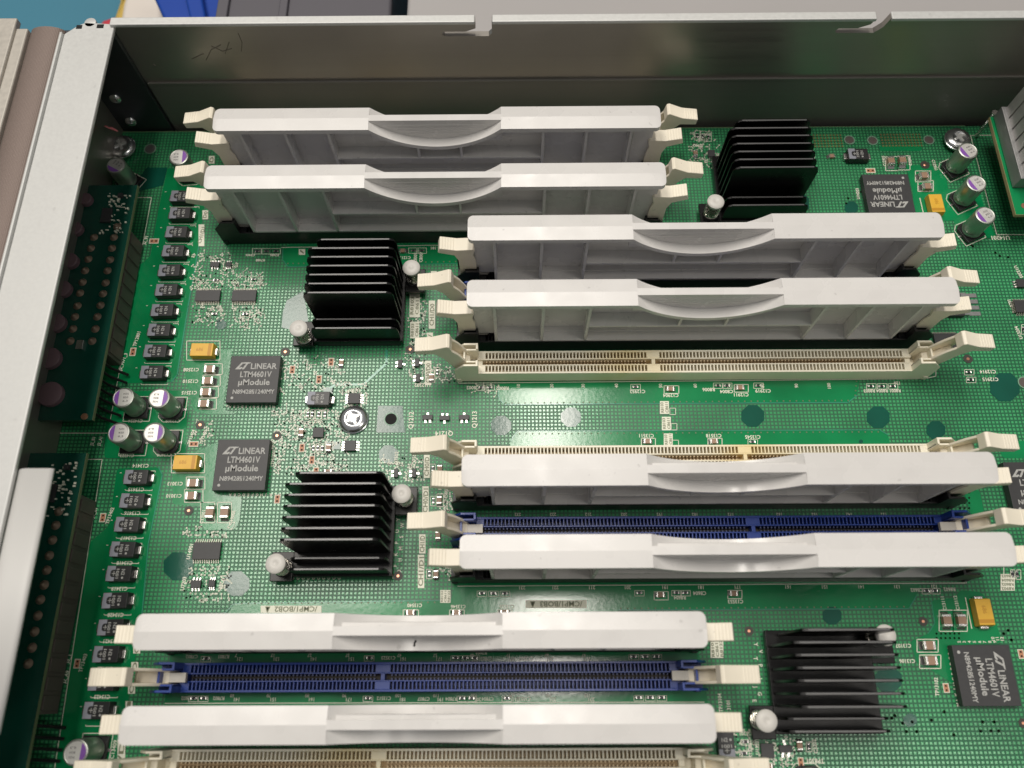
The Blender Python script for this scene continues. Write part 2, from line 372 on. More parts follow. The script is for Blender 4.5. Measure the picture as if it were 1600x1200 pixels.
# ---------- silkscreen
silk = MB(); dark = MB()
def T(s, u, v, h, rot=180, wpx=None, mbx=None, z=.16):
    c = at(u, v); k = pxmm(u, v); put_text(mbx or silk, s, c.x, c.y, z, h*k*1.15, rot, wpx*k if wpx else None)
def Lp(pts, wd=.17): ribbon(silk, P(*pts), wd, .15)
def frame(u, v, wpx, hpx, wd=.16): Lp([(u-wpx/2, v-hpx/2), (u+wpx/2, v-hpx/2), (u+wpx/2, v+hpx/2), (u-wpx/2, v+hpx/2), (u-wpx/2, v-hpx/2)], wd)
for i, (u, v) in enumerate([(220,728),(213,765),(207,802),(201,841),(195,880),(187,920),(181,961),(174,1002),(165,1045),(160,1089)]):
    T('C134%d' % (14+i), u, v, 5.2)
for s, u, v, h, r in [('C14224',212,658,4.6,180),('C12309',270,658,4.6,180),('C14223',199,712,4.6,180),('C12404',257,711,4.6,180),('C13409',178,1171,5.5,86),
    ('C12508',299,578,5,180),('C12510',298,596,5,180),('C12515',296,614,5,180),('C13013',274,756,5,180),('C13010',272,775,5,180),
    ('C13001',317,808,4.6,84),('C13005',363,809,4.6,82),('U14901',297,862,5.2,84),('U7203',287,912,5.2,86),('U7202',347,910,5.2,-96),
    ('Q1212',643,657,6.6,90),('Q1213',742,656,6.6,90),('Q1214',694,677,6.6,180),('Q7502',620,716,5,90),('Q7501',648,717,5,90),('U12202',660,602,5.2,180),
    ('C8002',739,606,5,180),('R8002',785,607,5,180),('C12952',996,612,5,180),('C12904',1048,618,5,180),('R8006',1107,609,5,180),('C8004',1135,612,5,180),
    ('C12911',1158,617,5,180),('C12919',1192,611,5,180),('C13511',1010,681,5,180),('C13518',1115,681,5,180),('C13545',1176,683,5,180),
    ('R8001 R8004 R8003',1378,611,4.6,180),('C12914',1543,581,5.2,180),('C12915',1547,593,5.2,180),('U14201',1563,372,6.2,180),('U12203',1591,425,4.6,-75),('U12701',1580,478,4.6,100),
    ('U13204',1591,520,4.6,100),('C13546',716,948,4.8,180),('C13525',792,948,4.8,180),('C13540',648,946,4.8,180),('C13553',1149,940,5,180),('C8604',1093,927,5,180),('R8604',1062,934,4.8,180),
    ('C8602',1432,922,4.8,180),('R8602',1483,921,4.8,180),('C13111',1474,943,4.6,92),('C13112',1494,942,4.6,92),('C13107',1411,1009,5,180),('C13106',1417,1033,5,180),
    ('TP13102',1463,1073,5,84),('TP8301',1274,1189,6,180),('C3202',1273,1166,5,92),('TP13104',1125,1098,5,90),('3101',1138,1102,5,90),('C3201',1165,1146,5,180),
    ('TP12801',214,530,4.8,82),('TP13402',172,806,4.8,80),('TP13403',130,1036,5,82),('TP12404',299,683,4.4,80),('TP12405',318,683,4.4,80),
    ('J2_A9',104,1058,5,80),('J3_1',108,1030,5,80),('J2_B1',146,690,4.2,84),('J2_A1',157,690,4.2,84),('J3_B1',148,802,4.8,80),('J2_9971_3',193,566,4.6,80),('J2_91',228,376,4.6,80),
    ('U1501',554,610,4.6,180),('U15003',551,604,.1,180),('C1241',514,733,.1,180),('C12207',493,659,4.2,0),('R4707',426,694,4.2,90),('LTM13001',427,716,4.2,90),
    ('L12101',545,674,4.2,88),('R1241',537,655,4.2,88),('C1213',633,403,4.4,180),('C8003',649,403,4.4,90),('C8007',658,402,4.4,90),('AB 181',683,388,4.4,180),
    ('C8406',391,399,3.6,180),('R7486',429,399,3.6,180),('R7488',407,407,3.6,180),('C8007',1160,215,.1,0),('R8421',1103,211,3.8,180),('C8422',1090,228,3.8,0),('U12901',1121,247,3.8,84),
    ('C12951',1460,258,4.2,-86),('U14203',1340,303,4.2,88),('C12905',1381,252,4,88),('C12907',1421,251,4,88),('C12903',1457,345,.1,0),('TP12914',1374,255,.1,0),('C14209',1340,250,4.2,180),
    ('R8602',688,757,4.4,88),('E5807',697,770,4.4,88),('R8407',672,874,4.4,88),('R8604',682,872,4.4,88),('E9601',741,760,.1,88),('107R 0807',677,640,.1,0),
    ('U13201',1220,1110,.1,0),('R13205',1172,1172,4.8,86),('U13201',1183,1167,4.8,86),('10',1228,1153,5,90),('2',1241,1157,5,90),('C7602',1092+0,1090,.1,180)]:
    if h > 1: T(s, u, v, h, r)
for i, u in enumerate([810, 862, 911, 963, 1032, 1086, 1139, 1191, 1244, 1295]): T(str((i+1)*10), u, 603, 4.6, 90)
T('120', 1401, 599, 4.6, 180)
for i, u in enumerate([816, 868, 925, 981, 1039, 1095, 1152, 1231, 1288, 1345, 1401, 1459]): T(str(231-10*i), u, 918.5-.003*(u-816), 4.8, 180)
for i, u in enumerate([809, 864, 919, 975, 1030, 1085, 1141, 1217, 1272, 1326, 1380]): T(str(232-10*i), u, 804, 4.4, 180)
for i, u in enumerate([375, 432, 490, 549, 630, 686, 743, 800, 860, 918]): T(str(121+10*i), u, 1030, 4.8, 180); T(str(7-0+10*i), u-6, 1024, 4.2, 180)
for i, u in enumerate([370, 427, 487, 545, 629, 688, 747, 806, 864, 924]): T(str(141+10*i), u, 1093, 4.8, 180); T(str(60+10*i), u-7, 1087, 4.2, 180)
for s, u, v in [('C7807', 552+110, 1092), ('C13512', 600, 1091), ('R7804', 705, 1092), ('C7804', 762, 1092), ('C13526', 818, 1092), ('C7602', 683-390, 1091), ('R7802', 342, 1091), ('C13523', 607, 1028), ('C7803', 760, 1029), ('R7603', 752, 1020), ('C13507', 822, 1029), ('C7802', 300, 1026), ('R7801', 350, 1026)]: T(s, u, v, 4.6, 180)
def label_box(u, v, wpx, hpx, s, rot, th):
    q = P((u-wpx/2+.16*hpx/2*(1 if rot in (90, 84, 86) else 0)*0, v-hpx/2), (u+wpx/2, v-hpx/2), (u+wpx/2, v+hpx/2), (u-wpx/2, v+hpx/2))
    silk.sheet(q, .152)
    T(s, u, v, th, rot, (hpx if rot in (90, 84, 86) else wpx)*.86, dark, .19)
label_box(669,583,10,38,'CH0/D0',90,6); label_box(678,436,9,24,'CH1',90,5.5); label_box(675,492,10,44,'CH1/D0',90,6); label_box(672,533,9,26,'D1/',90,5.5)
label_box(667,729,9,36,'CH0/D',90,6); label_box(665,782,10,44,'CH0/D1',90,6.4); label_box(660,850,10,30,'CH1/D',90,6.4); label_box(658,893,10,52,'CH1/D1',90,6.6)
label_box(321,336,9,14,'D0',84,5); label_box(315,368,9,34,'CH1/D1',84,5); label_box(331,250,9,12,'D',84,5)
label_box(214,1016,11,10,'C',90,6); label_box(211,1041,11,13,'D',90,6); label_box(206,1078,11,12,'C',90,6); label_box(202,1100,11,9,'1',90,5); label_box(190,1173,12,34,'/D',90,7)
label_box(455,952,95,11,'/CMP1/BOB2  \u0394',180,7); label_box(869,944,95,12,'/CMP1/BOB3  \u0394',180,7)
label_box(472,394,10,9,'/',90,5)
def code_block(u, v, wpx, hpx, n, rot=90):
    silk.sheet(P((u-wpx/2, v-hpx/2), (u+wpx/2, v-hpx/2), (u+wpx/2, v+hpx/2), (u-wpx/2, v+hpx/2)), .153)
    for i in range(n):
        if rot == 90: T(['R8103','C8611','R8122','C8621'][i % 4], u-wpx/2+(i+.5)*wpx/n, v, wpx/n*.55, 90, hpx*.85, dark, .19)
        else: T(['R8603','R8604','R8602','R8902'][i % 4], u, v-hpx/2+(i+.5)*hpx/n, hpx/n*.6, 180, wpx*.85, dark, .19)
code_block(1038,637,14,20,2); code_block(1041,662,14,21,2); code_block(1044,687,14,19,2); code_block(1574,910,22,26,4,0); code_block(1120,1013,20,30,3); code_block(648,478,16,36,2); code_block(648,516,14,26,2); code_block(696,932,16,20,3)
for a in [(1051,643,9,10),(1053,667,9,10),(1055,692,10,8)]: frame(*a)
for pl in [[(214,309),(237,309),(173,655)], [(42,677),(168,677)], [(133,718),(160,718),(86,1200)], [(1516,212),(1600,211)], [(1516,212),(1557,367),(1640,367)], [(1479,214),(1479,228)],
           [(716,599),(1444,592)], [(712,748),(712,752)], [(715,916),(1510,911)], [(262,1017),(700,1016)], [(268,1086),(268,1086)], [(258,1099),(1100,1097)], [(440,387),(720,383)],
           [(1568,900),(1568,880),(1580,878)], [(716,599),(714,560)], [(1444,592),(1462,588),(1462,576)], [(1509,911),(1509,907)], [(600,640),(600,641)]]: Lp(pl, .2)
for k in range(30):                                                 # stitching vias along the planes
    for (a, b, y0, y1, n) in [((790), 1330, 628, 625, 56), (802, 1380, 678, 676, 52), (400, 700, 944, 941, 30), (970, 1415, 948, 947, 40)]:
        pass
def via_row(a, b, n, r=.24):
    for i in range(n):
        t = i/(n-1); c = at(a[0]+(b[0]-a[0])*t, a[1]+(b[1]-a[1])*t)
        silk2.sheet([(c.x+r*math.cos(math.pi*k/4), c.y+r*math.sin(math.pi*k/4)) for k in range(8)], .148)
silk2 = MB()
via_row((790,630),(1325,626),54); via_row((812,678),(1372,675),56); via_row((378,943),(700,941),32); via_row((970,951),(1412,948),42); via_row((1338,596),(1336,618),4)
via_row((450,412),(475,412),4); via_row((656,410),(712,409),7)
for u0, v0, nx, ny, dx, dy in [(1500,770,3,4,7,8),(1490,850,1,4,6,8),(1463,990,6,2,7,7)]:
    for i in range(nx):
        for j in range(ny): via_row((u0+dx*i, v0+dy*j), (u0+dx*i+.1, v0+dy*j), 2, .28)
for u, v in [(1480,845),(1487,852),(1393,1122),(1398,1118),(1410,1130),(1425,1128),(1432,1143),(1416,1143),(1455,1125),(1475,1112),(1490,1148),(1535,1128),(1553,1128),(1548,1142),(1560,1142),(1532,1142),(330,873),(1345,300),(1325,310),(1322,318),(1575,985),(1568,990),(1580,1000),(1555,395),(1562,400),(1575,402),(1517,383),(1520,385)]:
    via_row((u, v), (u+.1, v), 2, .4)
build(silk2, 'via', mat('via_ring', (.13, .17, .09), .5), board)
# gold dot fields along the rear edge
mb = MB()
for (u0, u1, v0, v1) in [(1271, 1316, 212, 229), (1376, 1440, 211, 228)]:
    a = at(u0, v0); b = at(u1, v1); nx = int((b.x-a.x)/1.0); ny = 5
    for i in range(nx):
        for j in range(ny):
            x = a.x+(b.x-a.x)*i/(nx-1); y = a.y+(b.y-a.y)*j/(ny-1); mb.box(x-.28, x+.28, y-.26, y+.26, .04, .2)
build(mb, 'gold_dots', M['gold'], board)
# letters around the module chips and ball grid parts
for i, ch in enumerate('MLKJHGFEDCBA'): T(ch, 437+0*i-i*7.0+0, 773.5, 4, 180); T(ch, 428-i*6.2, 636, 3.6, 180)
for i, ch in enumerate('23456789'): T(ch, 1498+i*8, 1003, 4.2, 90)
for i, ch in enumerate(['10', '11', '12']): T(ch, 1551+i*7, 998, 4.6, 90)
for i, ch in enumerate('ABCDEFGHJKLM'): T(ch, 1482+i*1.35, 1013+i*8, 4.6, 90)
for i, ch in enumerate('YVTPNLJGEC'): T(ch, 1181-i*.3+ (i % 2)*8, 1007+i*11, 5.4, -86)
for i, ch in enumerate('YWUSPMKHFDB'): T(ch, 622+(i % 2)*7-i*.6, 812+i*9, 5, 92)
for i in range(11): T('O', 450+i*8, 903.5, 3.6)
for i in range(9): T('u', 362-.9*i, 585+i*6.2, 3.6, 90) if i > 2 else None
for u, v in [(299,836),(306,836),(313,836),(320,836),(324,831),(332,832),(337,836),(348,836),(299,888),(306,889),(313,889),(321,889),(331,889),(342,889),(300,897),(308,899),(315,898),(327,899),(334,899),(298,927),(306,928),(309,933),(315,928),(323,928),(330,929),(337,928),(321,936)]: T('o', u, v, 4)
for u, v, a in [(295,917,'*'),(1206,1187,'-'),(1220,1186,'o')]: T(a, u, v, 6)
build(silk, 'silkscreen', M['silk'], board); build(dark, 'printed_code', M['silkdark'], board)
# drilled holes, fiducials, test pads
def hole(u, v, r, ring=True, inner=None):
    c = at(u, v); k = pxmm(u, v)
    if ring:
        m2 = MB(); n = 32; ro, ri = (r+1.6)*k, r*k
        V_ = []; F = []
        for i in range(n):
            a = 2*math.pi*i/n; V_ += [(c.x+ro*math.cos(a), c.y+ro*math.sin(a), .20), (c.x+ri*math.cos(a), c.y+ri*math.sin(a), .20)]
        for i in range(n): j = (i+1) % n; F.append((2*i, 2*j, 2*j+1, 2*i+1))
        m2.add(V_, F); build(m2, 'hole_ring', M['pale'], board)
    m2 = MB(); m2.sheet([(c.x+r*k*math.cos(2*math.pi*i/32), c.y+r*k*math.sin(2*math.pi*i/32)) for i in range(32)], .19)
    o = build(m2, 'drilled_hole', inner or M['hole'], board)
    return o
hole(611, 655, 9.2, ring='pale'); hole(235, 233, 8, inner=M['floor'])
for u, v in [(1327,219),(1363,220),(1451,219)]: hole(u, v, 7.0, inner=M['brown'])
hole(1600, 598, 8.5, inner=M['brown'])
for u, v in [(446,550),(433,681),(1442,971),(295,798),(313,664),(622,900),(641,546),(1512,561),(1170,986),(1445,258),(1598,1130)]:
    k = pxmm(u, v); c = at(u, v); m2 = MB(); m2.lathe([(7.2*k, .17), (7.2*k, .175)], c.x, c.y, 28)
    r_ = build(m2, 'fiducial_ring', M['mask_ring'], board); m2 = MB(); m2.lathe([(2.6*k, .18), (2.2*k, .25)], c.x, c.y, 16); build(m2, 'copper_dot', M['copper'], r_, smooth=True)
for u, v, rot in [(457,578,0),(498.5,593,0),(472,700,0),(487.5,719,0),(494,737,0),(517.5,566,0),(241,377,1),(208,550,0),(161,809,0),(121,1037,0),(433.5,780,0),(1360,267,1),(1478,1075,0),(1595,1022,0),(1251,1191,0),(303,694,1)]:
    k = pxmm(u, v); c = at(u, v); w_, h_ = (4.6*k, 7*k) if not rot else (7.4*k, 4.4*k)
    m2 = MB(); m2.sheet([(c.x-w_, c.y-h_), (c.x+w_, c.y-h_), (c.x+w_, c.y+h_), (c.x-w_, c.y+h_)], .165); f_ = build(m2, 'test_pad', M['silk'], board)
    m2 = MB(); q = .75; m2.sheet([(c.x-w_+q*k*1.4, c.y-h_+q*k*1.4), (c.x+w_-q*k*1.4, c.y-h_+q*k*1.4), (c.x+w_-q*k*1.4, c.y+h_-q*k*1.4), (c.x-w_+q*k*1.4, c.y+h_-q*k*1.4)], .185); build(m2, 'copper_land', M['orange'], f_)
    m2 = MB()
    for s_ in (-1, 1):
        x, y = (c.x, c.y+s_*h_*.45) if not rot else (c.x+s_*w_*.45, c.y); m2.sheet([(x+1.6*k*math.cos(math.pi*i/6), y+1.6*k*math.sin(math.pi*i/6)) for i in range(12)], .20)
    build(m2, 'pin_hole', M['hole'], f_)

# ================================================================== MEMORY SLOTS
GAP = 4.5
def cell_x(n1):
    return [i for i in range(n1)]+[n1-1+GAP+i for i in range(120-n1)]
def slot_meshes(n1):
    xs = cell_x(n1); XE = xs[-1]; HT = 6.46
    b = MB(); b.box(-2.8, XE+2.8, -3.6, 3.6, .3, 3.2)
    for y0, y1 in ((-3.6, -3.0), (3.0, 3.6), (-1.15, -.78), (.78, 1.15)): b.box(-2.8, XE+2.8, y0, y1, 3.1, HT)
    for s_ in (-1, 1):
        ya, yb = sorted((s_*1.12, s_*3.02)); prev = -2.8
        for x in xs:
            b.box(prev, x-.3, ya, yb, 3.1, HT-.002); prev = x+.3
        b.box(prev, XE+2.8, ya, yb, 3.1, HT-.002)
    kx = n1-1+GAP/2; b.box(kx-.55, kx+.55, -.8, .8, 3.1, HT-.01)
    b.box(-2.8, -1.2, -.8, .8, 3.1, HT-.9); b.box(XE+1.2, XE+2.8, -.8, .8, 3.1, HT-.9)
    # end towers
    for s_ in (-1, 1):
        X = (lambda x: x) if s_ < 0 else (lambda x: XE-x)
        def bx(x0, x1, y0, y1, z0, z1):
            a, c = sorted((X(x0), X(x1))); b.box(a, c, y0, y1, z0, z1)
        for q in (-1, 1):
            ya, yb = sorted((q*3.0, q*3.62))
            b.prism([(X(-9.3), .3), (X(-2.3), .3), (X(-2.3), 12.4), (X(-6.4), 12.4), (X(-9.3), 8.8)], ya, yb, 'y')
            ya, yb = sorted((q*1.75, q*3.1)); bx(-2.95, -2.3, ya, yb, 3, 12.39)
            ya, yb = sorted((q*1.6, q*2.15)); bx(-6.1, -2.3, ya, yb, 5, 11.6)
        bx(-6.6, -6.0, -2.15, 2.15, 5, 11.6)
        bx(-9.3, -2.8, -3.1, 3.1, .3, 3.4)
        bx(-9.0, -7.6, -3.9, -3.55, .3, 2.2)
    c = MB(); c.box(-1.6, XE+1.6, -2.95, 2.95, 3.2, 3.4)
    g = MB()
    for x in xs:
        g.box(x-.17, x+.17, .25, .76, 3.4, 5.5); g.box(x-.17, x+.17, -.76, -.25, 3.4, 5.5)
        g.box(x-.14, x+.14, 1.4, 2.2, 3.4, 4.2); g.box(x-.14, x+.14, -2.2, -1.4, 3.4, 4.2)
    return b, c, g, XE
def latch_mesh():
    # profile in (outward, up) of the side cheeks and the thumb pad, drawn in the open position
    b = MB()
    cheek = [(-1.8, -1.0), (1.6, -1.0), (3.8, 4.5), (6.2, 10.8), (8.6, 13.6), (8.6, 15.2), (4.2, 16.8), (1.5, 12.6), (-.6, 7.4), (-1.8, 3.5)]
    for s_ in (-1, 1):
        ya, yb = sorted((s_*1.35, s_*2.1)); b.prism([(-p[0], p[1]) for p in cheek], ya, yb, 'y')
    web = [(-1.5, -.8), (1.2, -.8), (3.2, 4.6), (5.2, 9.6), (4.3, 10.2), (1.7, 6.3), (-1.5, 4.4)]
    b.prism([(-p[0], p[1]) for p in web], -1.36, 1.36, 'y')
    pad = [(8.4, 13.3), (13.3, 13.2), (13.5, 15.6), (8.6, 16.3), (4.3, 18.3), (3.5, 17.9), (3.0, 15.0), (5.4, 13.8)]
    b.prism([(-p[0], p[1]) for p in pad], -2.12, 2.12, 'y')
    for i in range(5):
        x = 9.5+i*.82; z = 16.15-(x-8.6)*.14
        b.box(-(x+.27), -(x-.27), -2.05, 2.05, z-.3, z+.22)
    return b
foot = MB(); foot.prism([(-1.2, 1.2), (5.6, 3.2), (5.6, 4.4), (-1.2, 4.4)], -1.15, 1.15, 'y')
latch_me = latch_mesh().mesh('latch'); latch_me.materials.append(M['latch']); foot_me = foot.mesh('latch_foot'); foot_me.materials.append(M['latch_foot'])
def stained_cream(n1):
    # cream plastic with an old yellow flux stain beside the notch
    m = mat('cream_plastic_stained', (.93, .875, .72), .40, bump=.004, bscale=900); nt = m.node_tree; b = nt.nodes['Principled BSDF']; N = nt.nodes.new; L = nt.links.new
    tcn = N('ShaderNodeTexCoord'); nz = N('ShaderNodeTexNoise'); nz.inputs['Scale'].default_value = 120; L(tcn.outputs['Object'], nz.inputs['Vector'])
    sep = N('ShaderNodeSeparateXYZ'); L(tcn.outputs['Object'], sep.inputs[0])
    sb = N('ShaderNodeMath'); sb.operation = 'SUBTRACT'; L(sep.outputs['X'], sb.inputs[0]); sb.inputs[1].default_value = (n1-(5 if n1 == 48 else -2))*S
    ab = N('ShaderNodeMath'); ab.operation = 'ABSOLUTE'; L(sb.outputs[0], ab.inputs[0])
    mr = N('ShaderNodeMapRange'); mr.inputs[1].default_value = .016; mr.inputs[2].default_value = .003; L(ab.outputs[0], mr.inputs[0])
    mu = N('ShaderNodeMath'); mu.operation = 'MULTIPLY'; L(mr.outputs[0], mu.inputs[0]); L(nz.outputs['Fac'], mu.inputs[1])
    mx = N('ShaderNodeMix'); mx.data_type = 'RGBA'; L(mu.outputs[0], mx.inputs[0]); mx.inputs[6].default_value = (.93, .875, .72, 1); mx.inputs[7].default_value = (.86, .66, .24, 1)
    L(mx.outputs[2], b.inputs['Base Color']); return m
slots = {}
def make_slot(kind, n1):
    b, c, g, XE = slot_meshes(n1); t = empty('memory_slot', (0, 0, 0))
    m_ = M[kind] if kind != 'cream' else stained_cream(n1)
    build(b, 'housing', m_, t, bevel=.09, seg=1); build(c, 'slot_floor', M['floor_brown'] if kind == 'cream' else M['contact_dark'], t)
    g_ = build(g, 'contacts', M['contact'] if kind == 'cream' else M['contact_dark'] if kind == 'blackp' else mat('blue_slot_contact', (.035, .045, .11), .4, metal=.3), t); tag(g_, kind='stuff')
    for s_ in (0, 1):
        lo = bpy.data.objects.new('latch', latch_me); COL.objects.link(lo); lo.parent = t
        lo.location = ((-6.2 if s_ == 0 else XE+6.2)*S, 0, 4.2*S); lo.rotation_mode = 'ZYX' if False else 'XYZ'
        bv = lo.modifiers.new('bevel', 'BEVEL'); bv.width = .22*S; bv.segments = 2; bv.limit_method = 'ANGLE'; bv.harden_normals = True
        if kind == 'cream': lo['side'] = s_; continue
        fo = bpy.data.objects.new('latch_foot', foot_me); COL.objects.link(fo); fo.parent = lo; fo.location = (0, 0, 0)
        lo['side'] = s_
    return t
for p in latch_me.polygons: p.use_smooth = True
def set_latches(t, closed):
    for c in kids(t):
        if c.name.startswith('latch'):
            s_ = c['side']; a = math.radians(21 if closed else 0)
            c.rotation_euler = (0, a, math.pi if s_ else 0)
            if s_: c.rotation_euler = (Matrix.Rotation(math.pi, 3, 'Z') @ Matrix.Rotation(a, 3, 'Y')).to_euler()
            for f in kids(c): f.hide_render = closed; f.hide_viewport = closed
def drop_feet(t):
    for c in kids(t):
        for f in kids(c): bpy.data.objects.remove(f)
proto = {}
def slot(kind, n1, x, y, closed, label, group):
    key = (kind, n1)
    if key not in proto: t = make_slot(kind, n1); proto[key] = t
    else: t = copy_tree(proto[key])
    t.location = (x*S, y*S, 0); tag(t, label, 'memory slot', group)
    for c in kids(t):
        if c.name.startswith('latch'):
            s_ = c['side']; a = math.radians(21 if closed else 0)
            c.rotation_euler = (Matrix.Rotation(math.pi if s_ else 0, 3, 'Z') @ Matrix.Rotation(a, 3, 'Y')).to_euler()
    return t
XA, XB, XD = -84.5, -8.55, -83.8
G = 'memory slots on the board'
sl = [
 ('cream', 48, XA, 76.3, 0, 'cream memory slot nearest the rear steel wall, its ends showing behind the rearmost filler'),
 ('blackp', 48, XA, 66.2, 1, 'black memory slot under the rearmost white filler, beside the rear steel wall'),
 ('blue', 48, XA, 56.1, 0, 'empty blue memory slot between the two rearmost fillers, only its open cream latches showing'),
 ('blackp', 48, XA, 45.9, 1, 'black memory slot under the filler directly behind the upper left black heatsink'),
 ('blackp', 72, XB, 28.3, 1, 'black memory slot under the filler just in front of the rear right black heatsink'),
 ('blue', 72, XB, 18.1, 0, 'empty blue memory slot almost hidden between the third and fourth fillers from the rear'),
 ('blackp', 72, XB, 7.9, 1, 'black memory slot under the filler directly behind the fully open cream slot'),
 ('cream', 48, XB, -2.2, 0, 'empty cream memory slot fully in view, with a yellowed patch left of its notch'),
 ('cream', 72, XB, -31.5, 0, 'empty cream memory slot half hidden behind the fifth filler from the rear'),
 ('blackp', 72, XB, -41.5, 1, 'black memory slot under the fifth filler, beside the half hidden cream slot'),
 ('blue', 72, XB, -51.8, 0, 'empty blue memory slot between the two fillers right of the lower left black heatsink'),
 ('blackp', 72, XB, -61.6, 1, 'black memory slot under the sixth filler, whose right end nearly reaches the photo edge'),
 ('blackp', 48, XD, -79.75, 1, 'black memory slot under the filler carrying the short dark curved mark'),
 ('blue', 48, XD, -89.4, 0, 'empty blue memory slot fully in view along the bottom between two fillers'),
 ('blackp', 48, XD, -99.9, 1, 'black memory slot under the lowest white filler at the bottom of the photo'),
 ('cream', 48, XD, -109.8, 0, 'greyish cream memory slot cut off by the bottom edge of the photo'),
]
SLOTS = [slot(*a, G) for a in sl]
# a yellowed flux stain near the notch of the open cream slot
y = empty('dummy', (0, 0, 0)); bpy.data.objects.remove(y)

# ================================================================== FILLERS
LF = 133.0
def filler():
    t = empty('slot_filler', (0, 0, 0)); ZT = 31.45; ZE = 31.05; ZB = 29.4; W = 4.05; x0, x1 = 46.3, 85.6
    cap = MB()
    def seg(xa, xb, ra, rb):
        xs_ = []
        if ra: xs_ += [(xa+1.6*(1-math.cos(math.pi/2*i/20)), W-1.6*(1-math.sin(math.pi/2*i/20))) for i in range(21)]
        else: xs_ += [(xa, W)]
        if rb: xs_ += [(xb-1.6*(1-math.cos(math.pi/2*i/20)), W-1.6*(1-math.sin(math.pi/2*i/20))) for i in range(20, -1, -1)]
        else: xs_ += [(xb, W)]
        V_ = []; F = []
        for x, w_ in xs_: V_ += [(x, -w_, ZB), (x, -w_, ZE), (x, 0, ZT), (x, w_, ZE), (x, w_, ZB)]
        n = len(xs_)
        for j in range(n-1):
            for i in range(5):
                k = (i+1) % 5; F.append((j*5+i, (j+1)*5+i, (j+1)*5+k, j*5+k)[::-1])
        F.append((0, 1, 2, 3, 4)); F.append(tuple((n-1)*5+i for i in (4, 3, 2, 1, 0)))
        cap.add(V_, F)
    seg(0, x0, True, False); seg(x1, LF, False, True)
    grip = cap; grip.box(x0-.2, x1+.2, -1.05, 1.05, 22, ZT-.05)
    R_ = (19.65**2+8.0**2)/16.0; n = 26; xm = (x0+x1)/2
    for s_ in (-1, 1):
        V_ = []; F = []
        for i in range(n+1):
            x = x0+(x1-x0)*i/n; z = ZE-(math.sqrt(max(R_**2-(x-xm)**2, 0))-(R_-8.0))
            a, b_ = s_*1.0, s_*W
            V_ += [(x, a, z), (x, b_, z), (x, b_, z-1.5), (x, a, z-1.5)]
        for j in range(n):
            for i in range(4):
                k = (i+1) % 4; f = (j*4+i, (j+1)*4+i, (j+1)*4+k, j*4+k); F.append(f if s_ > 0 else f[::-1])
        F += [(0, 1, 2, 3) if s_ > 0 else (3, 2, 1, 0), tuple(n*4+i for i in ((3, 2, 1, 0) if s_ > 0 else (0, 1, 2, 3)))]
        grip.add(V_, F)
    for i in range(4): grip.box(x0+3+i*2.2, x1-3-i*2.2, -1.16, -1.0, 29.0-i*1.3, 29.45-i*1.3)
    build(grip, 'cap', M['white'], t, bevel=.24, seg=3).data.set_sharp_from_angle(angle=math.radians(5.4))
    p = MB(); p.box(1.2, LF-1.2, .95, 2.1, 7.6, ZB+.2); p.box(6.9, LF-6.9, -.69, 2.05, 4.2, 7.7); p.box(1.2, 7.4, -1.2, 1.0, 7.7, ZB+.1); p.box(LF-7.4, LF-1.2, -1.2, 1.0, 7.7, ZB+.1)
    for s_ in (-1, 1):
        ya, yb = (-3.45, 1.0) if s_ < 0 else (2.0, 3.35)
        for x in (7.4, 20.9, 33.8, 98.2, 111.2, 124.6): p.box(x-.45, x+.45, ya, yb, 6.6, ZB+.1)
        p.box(7.2, 124.8, ya, yb-.02 if s_ > 0 else yb, 6.5, 7.3)
        p.box(33.6, 98.4, ya+ (0 if s_ > 0 else .05), yb-(.05 if s_ > 0 else 0), 16.0, 16.8)
        for x in (59.9, 73.1): p.box(x-.4, x+.4, ya+(0 if s_ > 0 else .1), yb-(.1 if s_ > 0 else 0), 16.7, 23.5)
    build(p, 'panel', M['white'], t, bevel=.12, seg=1)
    return t
FG = 'white memory slot fillers'
fl = [(-89.5, 66.25, 'rearmost white slot filler, nearest the rear steel wall'),
 (-89.4, 45.95, 'white slot filler second from the rear, directly behind the upper left black heatsink'),
 (-13.2, 28.4, 'white slot filler overlapping the upside down module chip and rear right heatsink'),
 (-13.1, 7.9, 'white slot filler directly behind the fully open cream slot'),
 (-13.6, -41.5, 'white slot filler covering the front half of a cream slot, right of centre'),
 (-13.7, -61.6, 'white slot filler in front of the narrow blue slot at centre right'),
 (-89.0, -79.75, 'white slot filler with a short dark curved mark on its grip'),
 (-88.9, -99.85, 'lowest white slot filler, just above the cream slot cut off by the photo edge')]
f0 = None
for x, y, lb in fl:
    t = filler() if f0 is None else copy_tree(f0); f0 = f0 or t
    t.location = (x*S, y*S, 0); tag(t, lb, 'slot filler', FG)
    if 'curved mark' in lb:
        m2 = MB(); q = [(649.5, 1000), (647, 1004), (646.3, 1010)]
        pts = [at(u, v, 24.2) for u, v in q]; m2.tube([(p.x-x, p.y-y, 23.15) for p in pts], .22, 6); build(m2, 'ink_mark', M['hole'], t)

